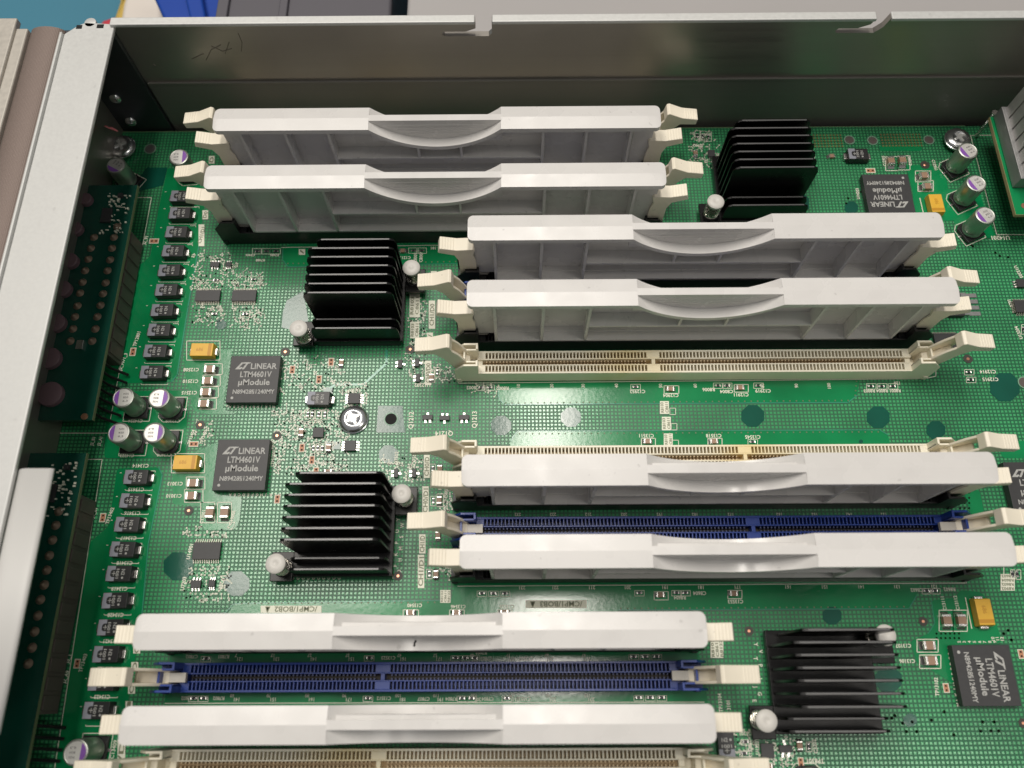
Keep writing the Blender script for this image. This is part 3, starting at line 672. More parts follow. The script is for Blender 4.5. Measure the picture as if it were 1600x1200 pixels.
# ================================================================== HEATSINKS
def heatsink(x, y, label, pins=((0, 0), (0, 0))):
    t = empty('heatsink', (x, y, 0)); tag(t, label, 'heatsink', 'black finned heatsinks')
    c = MB(); c.box(-12.5, 12.5, -11.6, 12.5, .2, 2.4); build(c, 'chip_package', M['chip'], t)
    b = MB(); b.box(-13.6, 13.6, -11.8, 13.4, 2.4, 4.0)
    for sx, sy in ((1, 1), (-1, -1)):
        b.box(*sorted((sx*13.5, sx*19.6)), *sorted((sy*5.0, sy*13.0)), 2.4, 3.9)
    build(b, 'base_plate', M['anod'], t, bevel=.2)
    for k in range(9):
        f = MB(); yc = 12.2-2.88*k; h = 23.0 if k < 7 else 11.6; xl, xr = -12.9, 12.9
        r = 1.8
        if k == 0: xl = -10.5
        pts = [(xl+.6, 4.0), (xr-.6, 4.0), (xr, 5), (xr, h-r*1.2), (xr-.5, h-r*.35), (xr-r, h), (xl+r, h), (xl+.5, h-r*.35), (xl, h-r*1.2), (xl, 5)]
        f.prism(pts, yc-.34, yc+.34, 'y')
        o = build(f, 'fin', M['anod'], t, bevel=.08, seg=1)
        e = MB(); e.box(xl+r, xr-r, yc-.2, yc+.2, h-.05, h+.03); build(e, 'worn_edge', M['anod_highlight'], o)  # grey strip paints the light line catching along the fin top
    for sx, sy in ((1, 1), (-1, -1)):
        dx, dy = pins[0 if sx > 0 else 1]; m2 = MB(); px, py = sx*16.2+dx, sy*9.3+dy
        m2.lathe([(1.1, 3.9), (1.1, 10.2), (2.5, 10.4), (2.64, 10.8), (2.64, 11.35), (2.3, 11.7), (1.3, 11.85), (.7, 11.83), (.45, 11.7)], px, py, 32)
        pin = build(m2, 'push_pin', M['nylon'], t, smooth=True)
        sp_ = MB(); sp_.tube([(px+2.3*math.cos(a*.5), py+2.15*math.sin(a*.5), 4.2+a*.5/(2*math.pi)*.98) for a in range(0, 74)], .26, 6); build(sp_, 'spring', M['spring'], pin, smooth=True)
        fe = MB(); fe.lathe([(2.6, 3.9), (2.5, 4.3), (1.3, 4.4)], px, py, 24); build(fe, 'washer', M['blackp'], pin, smooth=True)
    return t
heatsink(-47.6, 17.7, 'black finned heatsink just in front of the second filler, upper left of the board', ((0, 0), (0, -1.4)))
heatsink(-47.4, -52.0, 'black finned heatsink on the left below the large domed screw')
heatsink(79.1, 59.0, 'black finned heatsink against the rear steel wall, right of the rear fillers', ((-1.6, -1.2), (0, 0)))
heatsink(78.9, -91.6, 'black finned heatsink in the lower right corner area, seen straight from above', ((-1.3, 2.3), (-1.5, .9)))

# ================================================================== CHIPS AND CAPACITORS
def module_chip(cx, cy, rot, label):
    t = empty('module_chip', (cx, cy, 0), math.radians(rot)); tag(t, label, 'power chip', 'square power module chips')
    b = MB(); b.box(-7.5, 7.5, -7.5, 7.5, .45, 2.8); build(b, 'package', M['chip'], t, bevel=.12)
    b = MB(); b.box(-7.35, 7.35, -7.35, 7.35, .2, .45); build(b, 'substrate', M['edge'], t)
    k = MB(); z = 2.82
    put_text(k, 'LINEAR', 2.7, 4.1, z, 1.85, 0, 7.8)
    put_text(k, 'LTM4601V', .6, 1.5, z, 1.85, 0, 9.4)
    put_text(k, '\u00b5Module', .3, -1.25, z, 1.9, 0, 9.4)
    put_text(k, 'N89428', -2.9, -4.05, z, 1.35, 0, 5.6); put_text(k, '1240MY', 3.9, -4.05, z, 1.35, 0, 5.6)
    put_text(k, 'E', .35, -3.75, z, .7, 0, .8); put_text(k, '3', .35, -4.45, z, .7, 0, .8)
    k.sheet([(-5.9, 3.1), (-4.3, 3.1), (-3.6, 3.6), (-4.0, 3.9), (-4.45, 3.62), (-4.7, 3.62), (-3.75, 4.9), (-4.1, 5.35)], z)
    k.sheet([(-4.05, 5.37), (-3.7, 4.92), (-2.75, 4.92), (-3.85, 3.1), (-3.2, 3.1), (-2.15, 4.9), (-1.5, 5.0), (-1.2, 5.37)], z+.002)
    k.sheet([(-5.7+.42*math.cos(math.pi*i/8), -6.0+.42*math.sin(math.pi*i/8)) for i in range(16)], z)
    build(k, 'marking', M['chipink'], t)
for u, v, rot, lb in [(396, 592, 0, 'upper of the two square module chips on the left, beside four tan capacitors'),
                      (377, 726, 0, 'lower of the two square module chips on the left, beside a yellow capacitor')]:
    c = at(u, v, 2.8); module_chip(c.x+.0, c.y, rot, lb)
c = at(1541, 1055, 2.8); module_chip(c.x, c.y, -90, 'square module chip with sideways writing at the lower right, right of a heatsink')
module_chip(121.9, 58.0, 180, 'square module chip printed upside down, half covered by a filler at the upper right')
c = at(1567, 722, 2.8); module_chip(c.x+7.5, c.y-7.5, 0, 'square module chip cut off by the right photo edge, beside a filler end')

def tantalum():
    t = empty('tantalum_capacitor', (0, 0, 0))
    b = MB(); b.prism([(-3.45, 1.2), (-3.65, .2), (3.65, .2), (3.45, 1.2), (3.15, 2.8), (-3.45, 2.8)], -2.1, 2.1, 'y'); build(b, 'case', M['tant'], t, bevel=.12)
    k = MB()
    k.sheet([(-3.4, -2.02), (-1.15, -2.02), (-1.15, -1.0), (-1.9, -1.0), (-2.35, -.6), (-2.35, .6), (-1.9, 1.0), (-1.15, 1.0), (-1.15, 2.02), (-3.4, 2.02)], 2.815)
    build(k, 'polarity_band', M['tantband'], t)
    k = MB(); z = 2.83; k.box(-2.0, -.9, -.09, .09, z-.01, z); k.box(-1.54, -1.36, -.6, .6, z-.011, z+.001)
    put_text(k, '1001', -.45, -.05, z, .8, -90, 2.6); put_text(k, 'N2', 1.05, .35, z, .95, -90, 1.6); k.sheet([(1.05+.32*math.cos(math.pi*i/5), -1.15+.32*math.sin(math.pi*i/5)) for i in range(10)], z)
    build(k, 'marking', M['chipink'], t)
    for s_ in (-1, 1):
        b = MB(); b.box(*sorted((s_*3.4, s_*4.5)), -1.2, 1.2, .12, 1.5); build(b, 'terminal', M['solder'], t, bevel=.3, seg=3)
    return t
def xyz(u, v, z): c = at(u, v, z); return (c.x, c.y, 0)
TG = 'black tantalum capacitors in a column'
tp = None
orde = ['first (rearmost)', 'second', 'third', 'fourth', 'fifth', 'sixth', 'seventh', 'eighth', 'ninth', 'tenth (frontmost)']
ups = [(283,306),(281.5,332.5),(276,362),(271,391.5),(265,422),(260.5,452.5),(254,484),(249,515),(243,548),(237.5,581)]
for i, (u, v) in enumerate(ups):
    p = xyz(u, v, 2.8); t = tantalum() if tp is None else copy_tree(tp); tp = tp or t
    t.location = [q*S for q in p]; tag(t, orde[i]+' black tantalum capacitor in the upper left column, left of the rear fillers', 'capacitor', TG)
lows = [(213,745),(207,782),(199,819),(192,858),(186,896),(180,938),(173,980),(166,1022),(159,1066),(151,1110)]
for i, (u, v) in enumerate(lows):
    clone(tp, xyz(u, v, 2.8), label='black tantalum capacitor at the printed code C134%d in the lower left column' % (14+i), group=TG)
clone(tp, xyz(498, 622, 2.8), 0, 'single black tantalum capacitor behind the large domed screw, right of the upper module chip', 'single black tantalum capacitors')
clone(tp, xyz(1342, 240, 2.8), 0, 'single black tantalum capacitor near the rear edge, behind the upside down module chip', 'single black tantalum capacitors')
clone(tp, xyz(1135, 1163, 2.8), math.pi/2, 'black tantalum capacitor turned sideways between two cream latches at the bottom', 'single black tantalum capacitors')

def yellow():
    t = empty('yellow_capacitor', (0, 0, 0))
    b = MB(); b.prism([(-3.6, .3), (3.6, .3), (3.65, 1.5), (3.35, 3.0), (-3.35, 3.0), (-3.65, 1.5)], -2.1, 2.1, 'y'); build(b, 'case', M['yellow'], t, bevel=.15)
    b = MB(); b.box(1.9, 2.9, -2.0, 2.0, 2.98, 3.015); put_text(b, '686', -.6, 0, 3.01, 1.1, 0); build(b, 'marking', M['yellowband'], t)
    for s_ in (-1, 1):
        b = MB(); b.box(*sorted((s_*3.4, s_*4.3)), -1.2, 1.2, .12, 1.5); build(b, 'terminal', M['solder'], t, bevel=.3, seg=3)
    return t
yp = yellow(); p = xyz(315, 546, 3); yp.location = [q*S for q in p]
YG = 'yellow tantalum capacitors'
tag(yp, 'yellow capacitor behind the four tan capacitors by the upper left module chip', 'capacitor', YG)
clone(yp, xyz(289, 722, 3), 0, 'yellow capacitor left of the lower of the two left module chips', YG)
clone(yp, xyz(1464, 317, 3), -math.pi/2, 'yellow capacitor beside the upside down module chip at the upper right', YG)
clone(yp, xyz(1539, 956, 3), -math.pi/2, 'yellow capacitor behind the sideways module chip at the lower right', YG)

def can_cap(flip=0):
    t = empty('electrolytic_capacitor', (0, 0, 0))
    b = MB(); b.prism([(-3.4, -3.4), (3.4, -3.4), (3.4, 2.2), (2.2, 3.4), (-2.2, 3.4), (-3.4, 2.2)], .2, 1.4); build(b, 'base', M['blackp'], t, bevel=.15)
    b = MB(); b.lathe([(2.9, 1.4), (3.12, 1.7), (3.12, 2.3), (2.95, 2.7), (3.12, 3.1), (3.12, 9.7), (3.0, 10.05), (2.75, 10.15), (2.6, 10.05)], 0, 0, 48); build(b, 'can', M['can'], t, smooth=True)
    b = MB(); b.lathe([(2.62, 10.04), (2.5, 10.1)], 0, 0, 40)
    for i, (s_, y_) in enumerate([('L3J1', 1.25), ('1020', 0), ('6.3', -1.25)]): pass
    build(b, 'top', M['cantop'], t)
    k = MB()
    for i, (s_, y_) in enumerate([('N3S', 1.2), ('820', 0), ('6.3', -1.2)]): put_text(k, s_, .8, y_*.9, 10.13, .55, 0, 1.5)
    build(k, 'marking', M['caninkm'], t)
    k = MB(); k.sheet([(2.56*math.cos(a), 2.56*math.sin(a)) for a in [math.radians(118+i*12.4) for i in range(11)]], 10.125); build(k, 'polarity_mark', M['purple'], t)
    b = MB(); b.box(-4.2, -3.2, -.4, .4, .15, .4); b.box(3.2, 4.2, -.4, .4, .15, .4); build(b, 'lead', M['solder'], t, bevel=.1)
    return t
cc = can_cap(); CG = 'round electrolytic capacitors'
CL = [(192,621,0,'rear left can of the block of four silver and purple capacitors'),(248,622,180,'rear right can of the block of four silver and purple capacitors'),
 (185,676,0,'front left can of the block of four silver and purple capacitors'),(240,676,180,'front right can of the block of four silver and purple capacitors'),
 (279,245,185,'lone silver and purple can capacitor left of the rearmost filler latches'),(181,258,60,'dim silver can capacitor in shadow in front of the rear left screw'),
 (1513,235,25,'rearmost of three can capacitors in a row at the upper right'),(1526,286,25,'middle of three can capacitors in a row at the upper right'),(1540,336,25,'frontmost of three can capacitors in a row at the upper right'),
 (118,1176,180,'silver and purple can capacitor at the lower left corner beside a cream latch'),(1283,1226,0,'can capacitor whose rim just shows at the bottom edge near the right heatsink')]
for i, (u, v, r, lb) in enumerate(CL):
    p = xyz(u, v, 10.1)
    t = cc if i == 0 else copy_tree(cc)
    t.location = [q*S for q in p]; t.rotation_euler = (0, 0, math.radians(r)); tag(t, lb, 'capacitor', CG)
    m2 = None

# ceramic chip capacitors and small resistors
def mlcc(L, W, H, kind='mlcc'):
    t = empty('ceramic_capacitor' if kind == 'mlcc' else 'chip_resistor', (0, 0, 0))
    b = MB(); b.box(-L/2+L*.2, L/2-L*.2, -W/2, W/2, .15, H); build(b, 'body', M[kind], t, bevel=.04, seg=1)
    for s_ in (-1, 1):
        b = MB(); b.box(*sorted((s_*(L/2-L*.2), s_*L/2)), -W/2-.02, W/2+.02, .12, H+.02); e = build(b, 'end_cap', M['solder'], t, bevel=.08)
        b = MB(); b.prism([(s_*L/2, .1), (s_*L/2, H*.6), (s_*(L/2+.3*L*.5), .35), (s_*(L/2+.45*L*.6), .1)], -W/2, W/2, 'y'); build(b, 'solder', M['solder'], e, bevel=.05)
    return t
SP = {}
def smd(kind, size, u, v, rot, label, cat, group):
    L, W, H = size; key = (kind, size)
    p = xyz(u, v, H)
    if key not in SP: t = mlcc(L, W, H, kind); SP[key] = t
    else: t = copy_tree(SP[key])
    t.location = [q*S for q in p]; t.rotation_euler = (0, 0, math.radians(rot)); tag(t, label, cat, group)
    return t
big = (3.1, 2.2, 1.7); mid = (2.1, 1.35, 1.0); small = (1.3, .7, .5)
BG = 'tan ceramic capacitors by the module chips'
for u, v, r, lb in [(327,576,0,'rearmost of four tan capacitors stacked left of the upper module chip'),(324,594,0,'second from the rear of four tan capacitors left of the upper module chip'),
  (321,612,0,'third from the rear of four tan capacitors left of the upper module chip'),(318,630,0,'frontmost of four tan capacitors left of the upper module chip'),
  (301,754,0,'tan capacitor at the printed code C13013'),(298,774,0,'tan capacitor at the printed code C13010'),(327,800,90,'left tan capacitor of the upright pair in front of the lower left module chip'),(350,800,90,'right tan capacitor of the upright pair in front of the lower left module chip'),
  (1393,250,90,'left tan capacitor of the upright pair near the rear right edge'),(1411,249,90,'right tan capacitor of the upright pair near the rear right edge'),(1445,273,0,'rear tan capacitor of the pair behind the upper right yellow capacitor'),(1450,290,0,'front tan capacitor of the pair behind the upper right yellow capacitor'),
  (1481,969,90,'left tan capacitor of the upright pair beside the lower right yellow capacitor'),(1504,969,90,'right tan capacitor of the upright pair beside the lower right yellow capacitor'),(1453,1008,0,'tan capacitor at the printed code C13107'),(1456,1032,0,'tan capacitor at the printed code C13106')]:
    smd('mlcc', big, u, v, r, lb, 'capacitor', BG)
for u, v, r, lb in [(1048,607,0,'small tan capacitor at the printed code C12904'),(1157,605,0,'small tan capacitor at the printed code C12911'),(1012,689,0,'small tan capacitor at the printed code C13511'),(1116,689,0,'small tan capacitor at the printed code C13518'),
  (1032,929,0,'small tan capacitor in front of the pin number 191'),(1147,927,0,'small tan capacitor at the printed code C13553'),(641,957,0,'small tan capacitor at the printed code C13540'),(713,957,0,'small tan capacitor at the printed code C13546'),(788,957,0,'small tan capacitor at the printed code C13525'),
  (470,675,90,'small upright capacitor left of the tiny square chip near the domed screw'),(513,699,90,'small upright capacitor right of three tiny resistors in front of the tiny square chip'),(512,737,0,'small capacitor touching the rear fin of the lower left heatsink'),(533,566,90,'small upright capacitor in front of the upper left heatsink'),
  (113,719,0,'small capacitor on the left near the rear edge of the front daughter board'),(629,391,0,'small tan capacitor behind the upper left heatsink pin'),(674,589,90,'pale upright light emitting part beside the box CH0/D0'),(686,781,90,'small upright yellowish part beside the box CH0/D1'),(684,836,90,'small upright yellowish part behind the box CH1/D1'),(681,897,90,'small upright yellowish part beside the box CH1/D1'),(687,732,90,'small upright yellowish part beside the half hidden box CH0/D'),
  (1087,238,90,'small upright capacitor left of the rear right heatsink'),(1300,243,0,'small capacitor between the rear right heatsink and the single black capacitor'),(1250,1165,90,'small upright part in front of the lower right heatsink'),(1196,1151,0,'small part partly under the white pin in front of the lower right heatsink'),(1201,1198,0,'small capacitor cut off by the bottom edge in front of the small black chip')]:
    smd('mlcc', mid, u, v, r, lb, 'capacitor', 'small chip capacitors')
RG = 'tiny chip resistors'
rows = [([(481,647),(487.5,647),(497.7,647),(507.5,647)], 90, 'tiny resistor in the row of four behind the tiny square chip'),
 ([(489.5,700),(496.5,700),(503.5,700)], 90, 'tiny resistor in the row of three in front of the tiny square chip'),
 ([(1122,602),(1136,602)], 0, 'tiny resistor in the pair beside the printed code C8004'),([(752,605),(765,605)], 0, 'tiny resistor in the pair between the printed codes C8002 and R8002'),
 ([(993,604)], 0, 'tiny resistor at the printed code C12952'),([(1185,602)], 0, 'tiny resistor at the printed code C12919'),([(1361,603),(1378,603),(1395,603)], 0, 'tiny resistor in the row of three by the pin number 120'),
 ([(1176,690)], 0, 'tiny resistor at the printed code C13545'),([(753,927),(771,927),(789,927)], 0, 'tiny resistor in the row of three above the printed box BOB3'),([(999,926)], 0, 'tiny resistor in front of the pin number 201'),
 ([(1057,926),(1071,926)], 0, 'tiny resistor in the pair beside the printed code C8604'),([(1448,923),(1461,923)], 0, 'tiny resistor in the pair between the printed codes C8602 and R8602'),
 ([(1514,581)], 0, 'tiny resistor at the printed code C12914'),([(1517,593)], 0, 'tiny resistor at the printed code C12915'),
 ([(575,1091)], 0, 'tiny resistor at the printed code C13512'),([(722,1091),(737,1091)], 0, 'tiny resistor in the pair beside the printed code R7804'),([(792,1091)], 0, 'tiny resistor between the printed codes C7804 and C13526'),([(302,1091),(318,1091)], 0, 'tiny resistor in the pair beside the printed code R7802'),([(998,1090),(1016,1090),(1034,1090)], 0, 'tiny resistor in the row of three in front of the blue slot right end'),
 ([(990,1026),(1008,1026),(1026,1026)], 0, 'tiny resistor in the row of three behind the blue slot right end'),([(712,1028),(727,1028),(742,1028)], 0, 'tiny resistor in the row of three behind the blue slot near its middle'),([(577,1028)], 0, 'tiny resistor in the bright reflection behind the blue slot'),([(322,1029)], 0, 'tiny resistor behind the left end of the blue slot'),
 ([(402,392),(416,392),(431,392)], 0, 'tiny resistor in the row of three left of the upper left heatsink'),([(646,391),(659,391)], 0, 'tiny resistor in the pair behind the upper left heatsink pin'),
 ([(1520,834),(1521,845)], 90, 'tiny resistor in the pair right of the narrow blue slot'),([(1583,897),(1590,897)], 90, 'tiny resistor in the pair right of the block of four printed codes'),([(1090,211),(1098,212),(1107,213)], 90, 'tiny resistor in the row of three left of the rear right heatsink'),
 ([(1165,1159)], 0, 'tiny resistor behind the small black chip at the bottom'),([(1163,1177)], 0, 'tiny resistor left of the small black chip at the bottom'),([(1264,1166)], 90, 'tiny resistor in front of the lower right heatsink'),([(677,782)], 90, 'tiny upright resistor touching the box CH0/D1'),([(671,896)], 90, 'tiny upright resistor touching the box CH1/D1'),([(676,732)], 90, 'tiny upright resistor touching the half hidden box CH0/D'),([(683,581)], 90, 'tiny upright resistor beside the box CH0/D0'),([(337,437)], 0, 'tiny resistor behind the left thin many legged chip'),([(396,436)], 0, 'tiny resistor behind the right thin many legged chip'),([(335,490)], 0, 'tiny resistor in front of the left thin many legged chip'),([(383,490)], 0, 'tiny resistor in front of the right thin many legged chip'),([(1600,514)], 90, 'tiny resistor cut off by the right photo edge, below the many legged chip')]
for pts, r, lb in rows:
    for i, (u, v) in enumerate(pts):
        smd('resist', small, u, v, r, lb, 'resistor', RG if len(pts) == 1 else lb.replace('tiny resistor in', 'tiny resistors in'))
# silkscreen frames round the chip parts belong to the board
fr = MB(); old = silk; silk = fr
for pts, r, lb in rows:
    for u, v in pts:
        if u < 380 and v < 500: continue
        frame(u, v+1, 15 if r == 0 else 9, 8.5 if r == 0 else 15, .14)
for u, v, a, b in [(1049,609,23,12),(1158,607,22,12),(1013,691,22,12),(1117,691,22,12),(1033,931,22,13),(1148,929,22,13),(642,959,24,12),(714,959,23,12),(789,959,22,12),
                   (334,577,27,17),(331,595,27,17),(328,613,27,17),(325,631,27,17),(306,755,29,19),(303,775,29,20),(325,801,22,32),(351,801,22,32),(1393,256,19,22),(1412,255,19,22),(1442,276,24,17),(1446,291,24,17),
                   (1478,970,22,33),(1500,970,22,33),(1449,1009,33,20),(1453,1034,33,21),(675,588,9,20),(688,782,10,20)]: frame(u, v, a, b, .2)
for (u, v) in ups+lows: k = pxmm(u, v); Lp([(u-17, v+16.5+.008*(v-300)), (u-16, v+18+.008*(v-300)), (u+25, v+18+.008*(v-300)), (u+25, v+16.5+.008*(v-300))], .17); Lp([(u+22, v-9), (u+30, v-9), (u+30, v-7)], .17); Lp([(u-25, v-6), (u-23, v-6)], .2)
for (u, v, r, lb) in CL:
    c = xyz(u, v, 10.1); q = [(-3.9, -3.9), (3.9, -3.9), (3.9, 2.4), (2.4, 3.9), (-2.4, 3.9), (-3.9, 2.4), (-3.9, -3.9)]; a = math.radians(r)
    ribbon(fr, [(c[0]+x*math.cos(a)-y*math.sin(a), c[1]+x*math.sin(a)+y*math.cos(a)) for x, y in q], .2, .15)
for (u, v, L_, W_) in [(318,548,52,30),(294,724,52,30),(1141,1164,0,0)]:
    if L_: frame(u, v, L_, W_, .2)
Lp([(1508,934),(1518,982)], .25); Lp([(1437,310),(1445,345)], .25); Lp([(1504,1103),(1487,1009),(1492,1009)], .2)
build(fr, 'component_outline', M['silk'], board); silk = old

# ---- small integrated circuits
def ic(name, u, v, wpx, hpx, H, pins, label, cat='chip', group=None, lead=1.0, mark=None, m='chip'):
    """pins: dict side -> count, sides l r t b"""
    c = at(u, v, H); k = pxmm(u, v, H); W_, D_ = wpx*k, hpx*k*1.06
    t = empty(name, (c.x, c.y, 0)); tag(t, label, cat, group)
    b = MB(); b.box(-W_/2, W_/2, -D_/2, D_/2, .25, H); build(b, 'package', M[m], t, bevel=.1)
    for side, n in pins.items():
        horiz = side in 'lr'; span = D_ if horiz else W_
        pt = span/(n+.2); 
        for i in range(n):
            q = (i-(n-1)/2)*pt; b = MB(); hw = min(.2, pt*(.2 if n > 4 else .26))
            if n <= 3: hw = min(.3, pt*.25)
            if lead > 3: hw = pt*.32
            s_ = 1 if side in 'rt' else -1; e = (W_ if horiz else D_)/2
            a0, a1 = sorted((s_*(e-.02), s_*(e+.35*lead))); a2, a3 = sorted((s_*(e+.3*lead), s_*(e+lead)))
            if horiz: b.box(a0, a1, q-hw, q+hw, .2, H*.6); b.box(a2, a3, q-hw, q+hw, .12, .3)
            else: b.box(q-hw, q+hw, a0, a1, .2, H*.6); b.box(q-hw, q+hw, a2, a3, .12, .3)
            build(b, 'pin', M['pin'] if n > 4 else M['solder'], t)
    if mark:
        b = MB(); put_text(b, mark, 0, 0, H+.02, D_*.3, 0, W_*.6); build(b, 'marking', M['chipink'], t)
    return t
ic('thin_chip', 324.5, 461.5, 38, 18, 1.1, dict(t=14, b=14), 'left one of two thin many legged chips lying side by side', group='thin many legged chips')
ic('thin_chip', 381, 461.5, 38, 18, 1.1, dict(t=14, b=14), 'right one of two thin many legged chips lying side by side', group='thin many legged chips')
ic('thin_chip', 322.5, 860.5, 43, 25, 1.1, dict(t=12, b=12), 'thin many legged chip at the printed code U14901', group='thin many legged chips')
ic('small_chip', 553, 622, 19, 16, 1.1, dict(l=4, r=4), 'eight legged chip just behind the large domed screw', group='eight legged chips', lead=.9)
ic('small_chip', 547, 696, 18, 16, 1.1, dict(l=4, r=4), 'eight legged chip just in front of the large domed screw', group='eight legged chips', lead=.9)
ic('square_chip', 497, 675.5, 17, 15, 1.0, {}, 'tiny square leadless chip left of the large domed screw')
for u, v, t_, b_, lb in [(668,651.5,1,2,'three legged transistor nearest the printed code Q1212'),(694.5,652.5,2,1,'middle of three transistors behind the printed code Q1214'),(725,651.5,1,2,'three legged transistor nearest the printed code Q1213')]:
    ic('transistor', u, v, 16, 7.5, 1.0, dict(t=t_, b=b_), lb, 'transistor', 'three legged transistors', .8)
for u, v, lb in [(618.5,739,'transistor at the printed code Q7502'),(647,739,'transistor at the printed code Q7501'),(625,568,'left transistor of the pair in front of the upper left heatsink corner'),(651.5,566,'right transistor of the pair in front of the upper left heatsink corner'),(653,590,'transistor at the printed code U12202')]:
    ic('transistor', u, v, 7, 13, 1.0, dict(l=2, r=1), lb, 'transistor', 'three legged transistors', .8)
ic('small_chip', 335.5, 412.5, 14, 8, .9, dict(t=3, b=3), 'left small chip of the pair behind the thin many legged chips', group='six legged chips', lead=.7)
ic('small_chip', 356.5, 412.5, 9, 7, .9, dict(t=3, b=3), 'right small chip of the pair behind the thin many legged chips', group='six legged chips', lead=.7)
ic('small_chip', 305.5, 912.5, 16, 11, 1.0, dict(t=3, b=3), 'six legged chip at the printed code U7203', group='six legged chips', lead=.8)
ic('small_chip', 330.5, 911.5, 10, 10, 1.0, dict(t=3, b=3), 'small six legged chip at the printed code U7202', group='six legged chips', lead=.8)
ic('small_chip', 1596, 442, 12, 13, 1.2, dict(l=3), 'small chip with three bright legs near the right photo edge', lead=1.0)
ic('square_chip', 1600, 478, 27, 20, 1.2, dict(l=8, t=8, b=8), 'many legged square chip cut off by the right photo edge', lead=.8)
ic('square_chip', 1199.5, 1173, 20, 20, 1.1, {}, 'small black leadless chip at the bottom near the white pin')
ic('transistor', 1228, 1170, 20, 10, 1.3, dict(t=1, b=2), 'wide transistor right of the small black leadless chip at the bottom', 'transistor', None, 1.2)
ic('small_chip', 1112, 239, 11, 12, 1.0, dict(b=3), 'small grey chip touching the left side of the rear right heatsink', lead=.8)
ic('wide_chip', 1480, 533, 38, 26, 1.2, dict(t=20), 'black chip with fine legs half hidden by the open cream slot latch', lead=.8)
ic('power_chip', 1492, 473, 24, 42, 1.6, dict(r=4), 'chip with four wide bright legs showing beside the fourth filler right latches', lead=5.6)

rj = random.Random(5)
for o in list(bpy.data.objects):
    if o.parent is None and 'label' in o and o.name.split('.')[0] in ('tantalum_capacitor', 'ceramic_capacitor', 'chip_resistor', 'electrolytic_capacitor', 'yellow_capacitor', 'transistor'):
        o.rotation_euler.z += math.radians(rj.uniform(-1.6, 1.6))
# ================================================================== SCREWS
def screw(x, y, z, r, label, washer=True, dark=False):
    t = empty('screw', (x, y, z)); tag(t, label, 'screw', 'pan head screws')
    if washer:
        b = MB(); b.lathe([(r*1.10, .1), (r*1.10, .6), (r*1.0, .8)], 0, 0, 40); build(b, 'washer', M['chrome'], t, smooth=True)
    b = MB(); prof = [(r*1.0, .8), (r*1.05, 1.05), (r*1.0, 1.4), (r*.84, 1.75), (r*.62, 1.98), (r*.56, 2.0), (r*.5, 1.85), (r*.1, 1.8)]
    b.lathe(prof, 0, 0, 48); build(b, 'head', M['chrome'], t, smooth=True)
    b = MB()
    for a in (.5, .5+math.pi/2):
        ca, sa = math.cos(a), math.sin(a); w_, l_ = r*.10, r*.48
        pts = [(-l_, -w_), (l_, -w_), (l_, w_), (-l_, w_)]; b.prism([(p[0]*ca-p[1]*sa, p[0]*sa+p[1]*ca) for p in pts], 1.6, 2.06 if a < 1 else 2.05)
    build(b, 'cross_recess', mat('screw_recess', (.80, .80, .78), .38, metal=.6), t)
    return t
c = at(551, 653, 2); screw(c.x, c.y, 0, 4.0, 'large shiny domed screw right of the two left module chips')
c = at(186, 224, 4); screw(c.x, c.y, 1.5, 4.2, 'shadowed domed screw in the rear left corner of the board')
c = at(1501, 212, 4); screw(c.x, c.y, 1.5, 4.0, 'bright domed screw near the rear edge, behind the three can capacitors')

# ================================================================== DAUGHTER BOARDS
def daughter_left(y0, y1, x1, label, pin_rows, cy0, cy1):
    t = empty('daughter_board', (0, 0, 0)); tag(t, label, 'daughter board', 'dark daughter boards under the steel flange')
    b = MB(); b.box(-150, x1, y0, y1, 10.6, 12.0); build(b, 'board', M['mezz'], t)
    b = MB(); b.box(x1-.05, x1+.05, y0, y1, 10.7, 11.9); build(b, 'board_rim', M['edge'], t)
    c_ = MB(); c_.box(-124.5, x1-.9, cy0, cy1, .3, 9.6); n = int((cy1-cy0)/4.6)
    for i in range(n): c_.box(x1-1.0, x1-.55, cy0+1+i*4.6, cy0+4.4+i*4.6, 1.2, 8.6)
    build(c_, 'connector', M['brown'], t, bevel=.15)
    for i, (x, y) in enumerate(pin_rows):
        b = MB(); b.lathe([(1.25, 12.02), (1.2, 12.1), (.75, 12.4), (.5, 13.0), (.2, 13.2)], x, y, 16); build(b, 'solder_joint', M['joint'], t, smooth=True)
    b = MB()
    for i in range(7 if cy0 < -50 else 7):
        yy = cy0-2.4-i*2.6; b.tube([(x1-2, yy, 10.6), (x1-1.2, yy-.4, 5), (x1+2.2, yy-1.0, 1.0)], .45, 6)
    build(b, 'bent_pins', M['blackp'], t, smooth=True)
    b = MB()
    for i in range(60):
        x, y_ = x1-random.uniform(1.5, 9), random.uniform(y1-18, y1-3); w_ = random.uniform(.25, .7); b.box(x, x+w_, y_, y_+random.uniform(.2, .6), 12.02, 12.05+random.uniform(.05, .7))
    build(b, 'small_parts', M['silk'], t)
    b = MB(); b.box(x1-5, x1-3.6, y1-5, y1-3.6, 12, 13.2); b.box(x1-9, x1-6, y1-14, y1-9, 12.0, 13.0); build(b, 'chip', M['chip'], t, bevel=.1)
    return t
pr = []
for i, (u, v) in enumerate([(183,354),(178,371),(175,388),(172,406),(168,423),(165,442),(161,459),(157,477),(152,495),(149,514),(144,533)]): p = at(u, v, 12); pr.append((p.x, p.y))
for (u, v) in [(147,371),(142,388),(138,405),(133,423),(129,441),(125,458),(121,478),(117,495),(114,514),(110,533)]: p = at(u, v, 12); pr.append((p.x, p.y))
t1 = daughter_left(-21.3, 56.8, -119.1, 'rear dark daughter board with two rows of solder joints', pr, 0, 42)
m2 = MB()
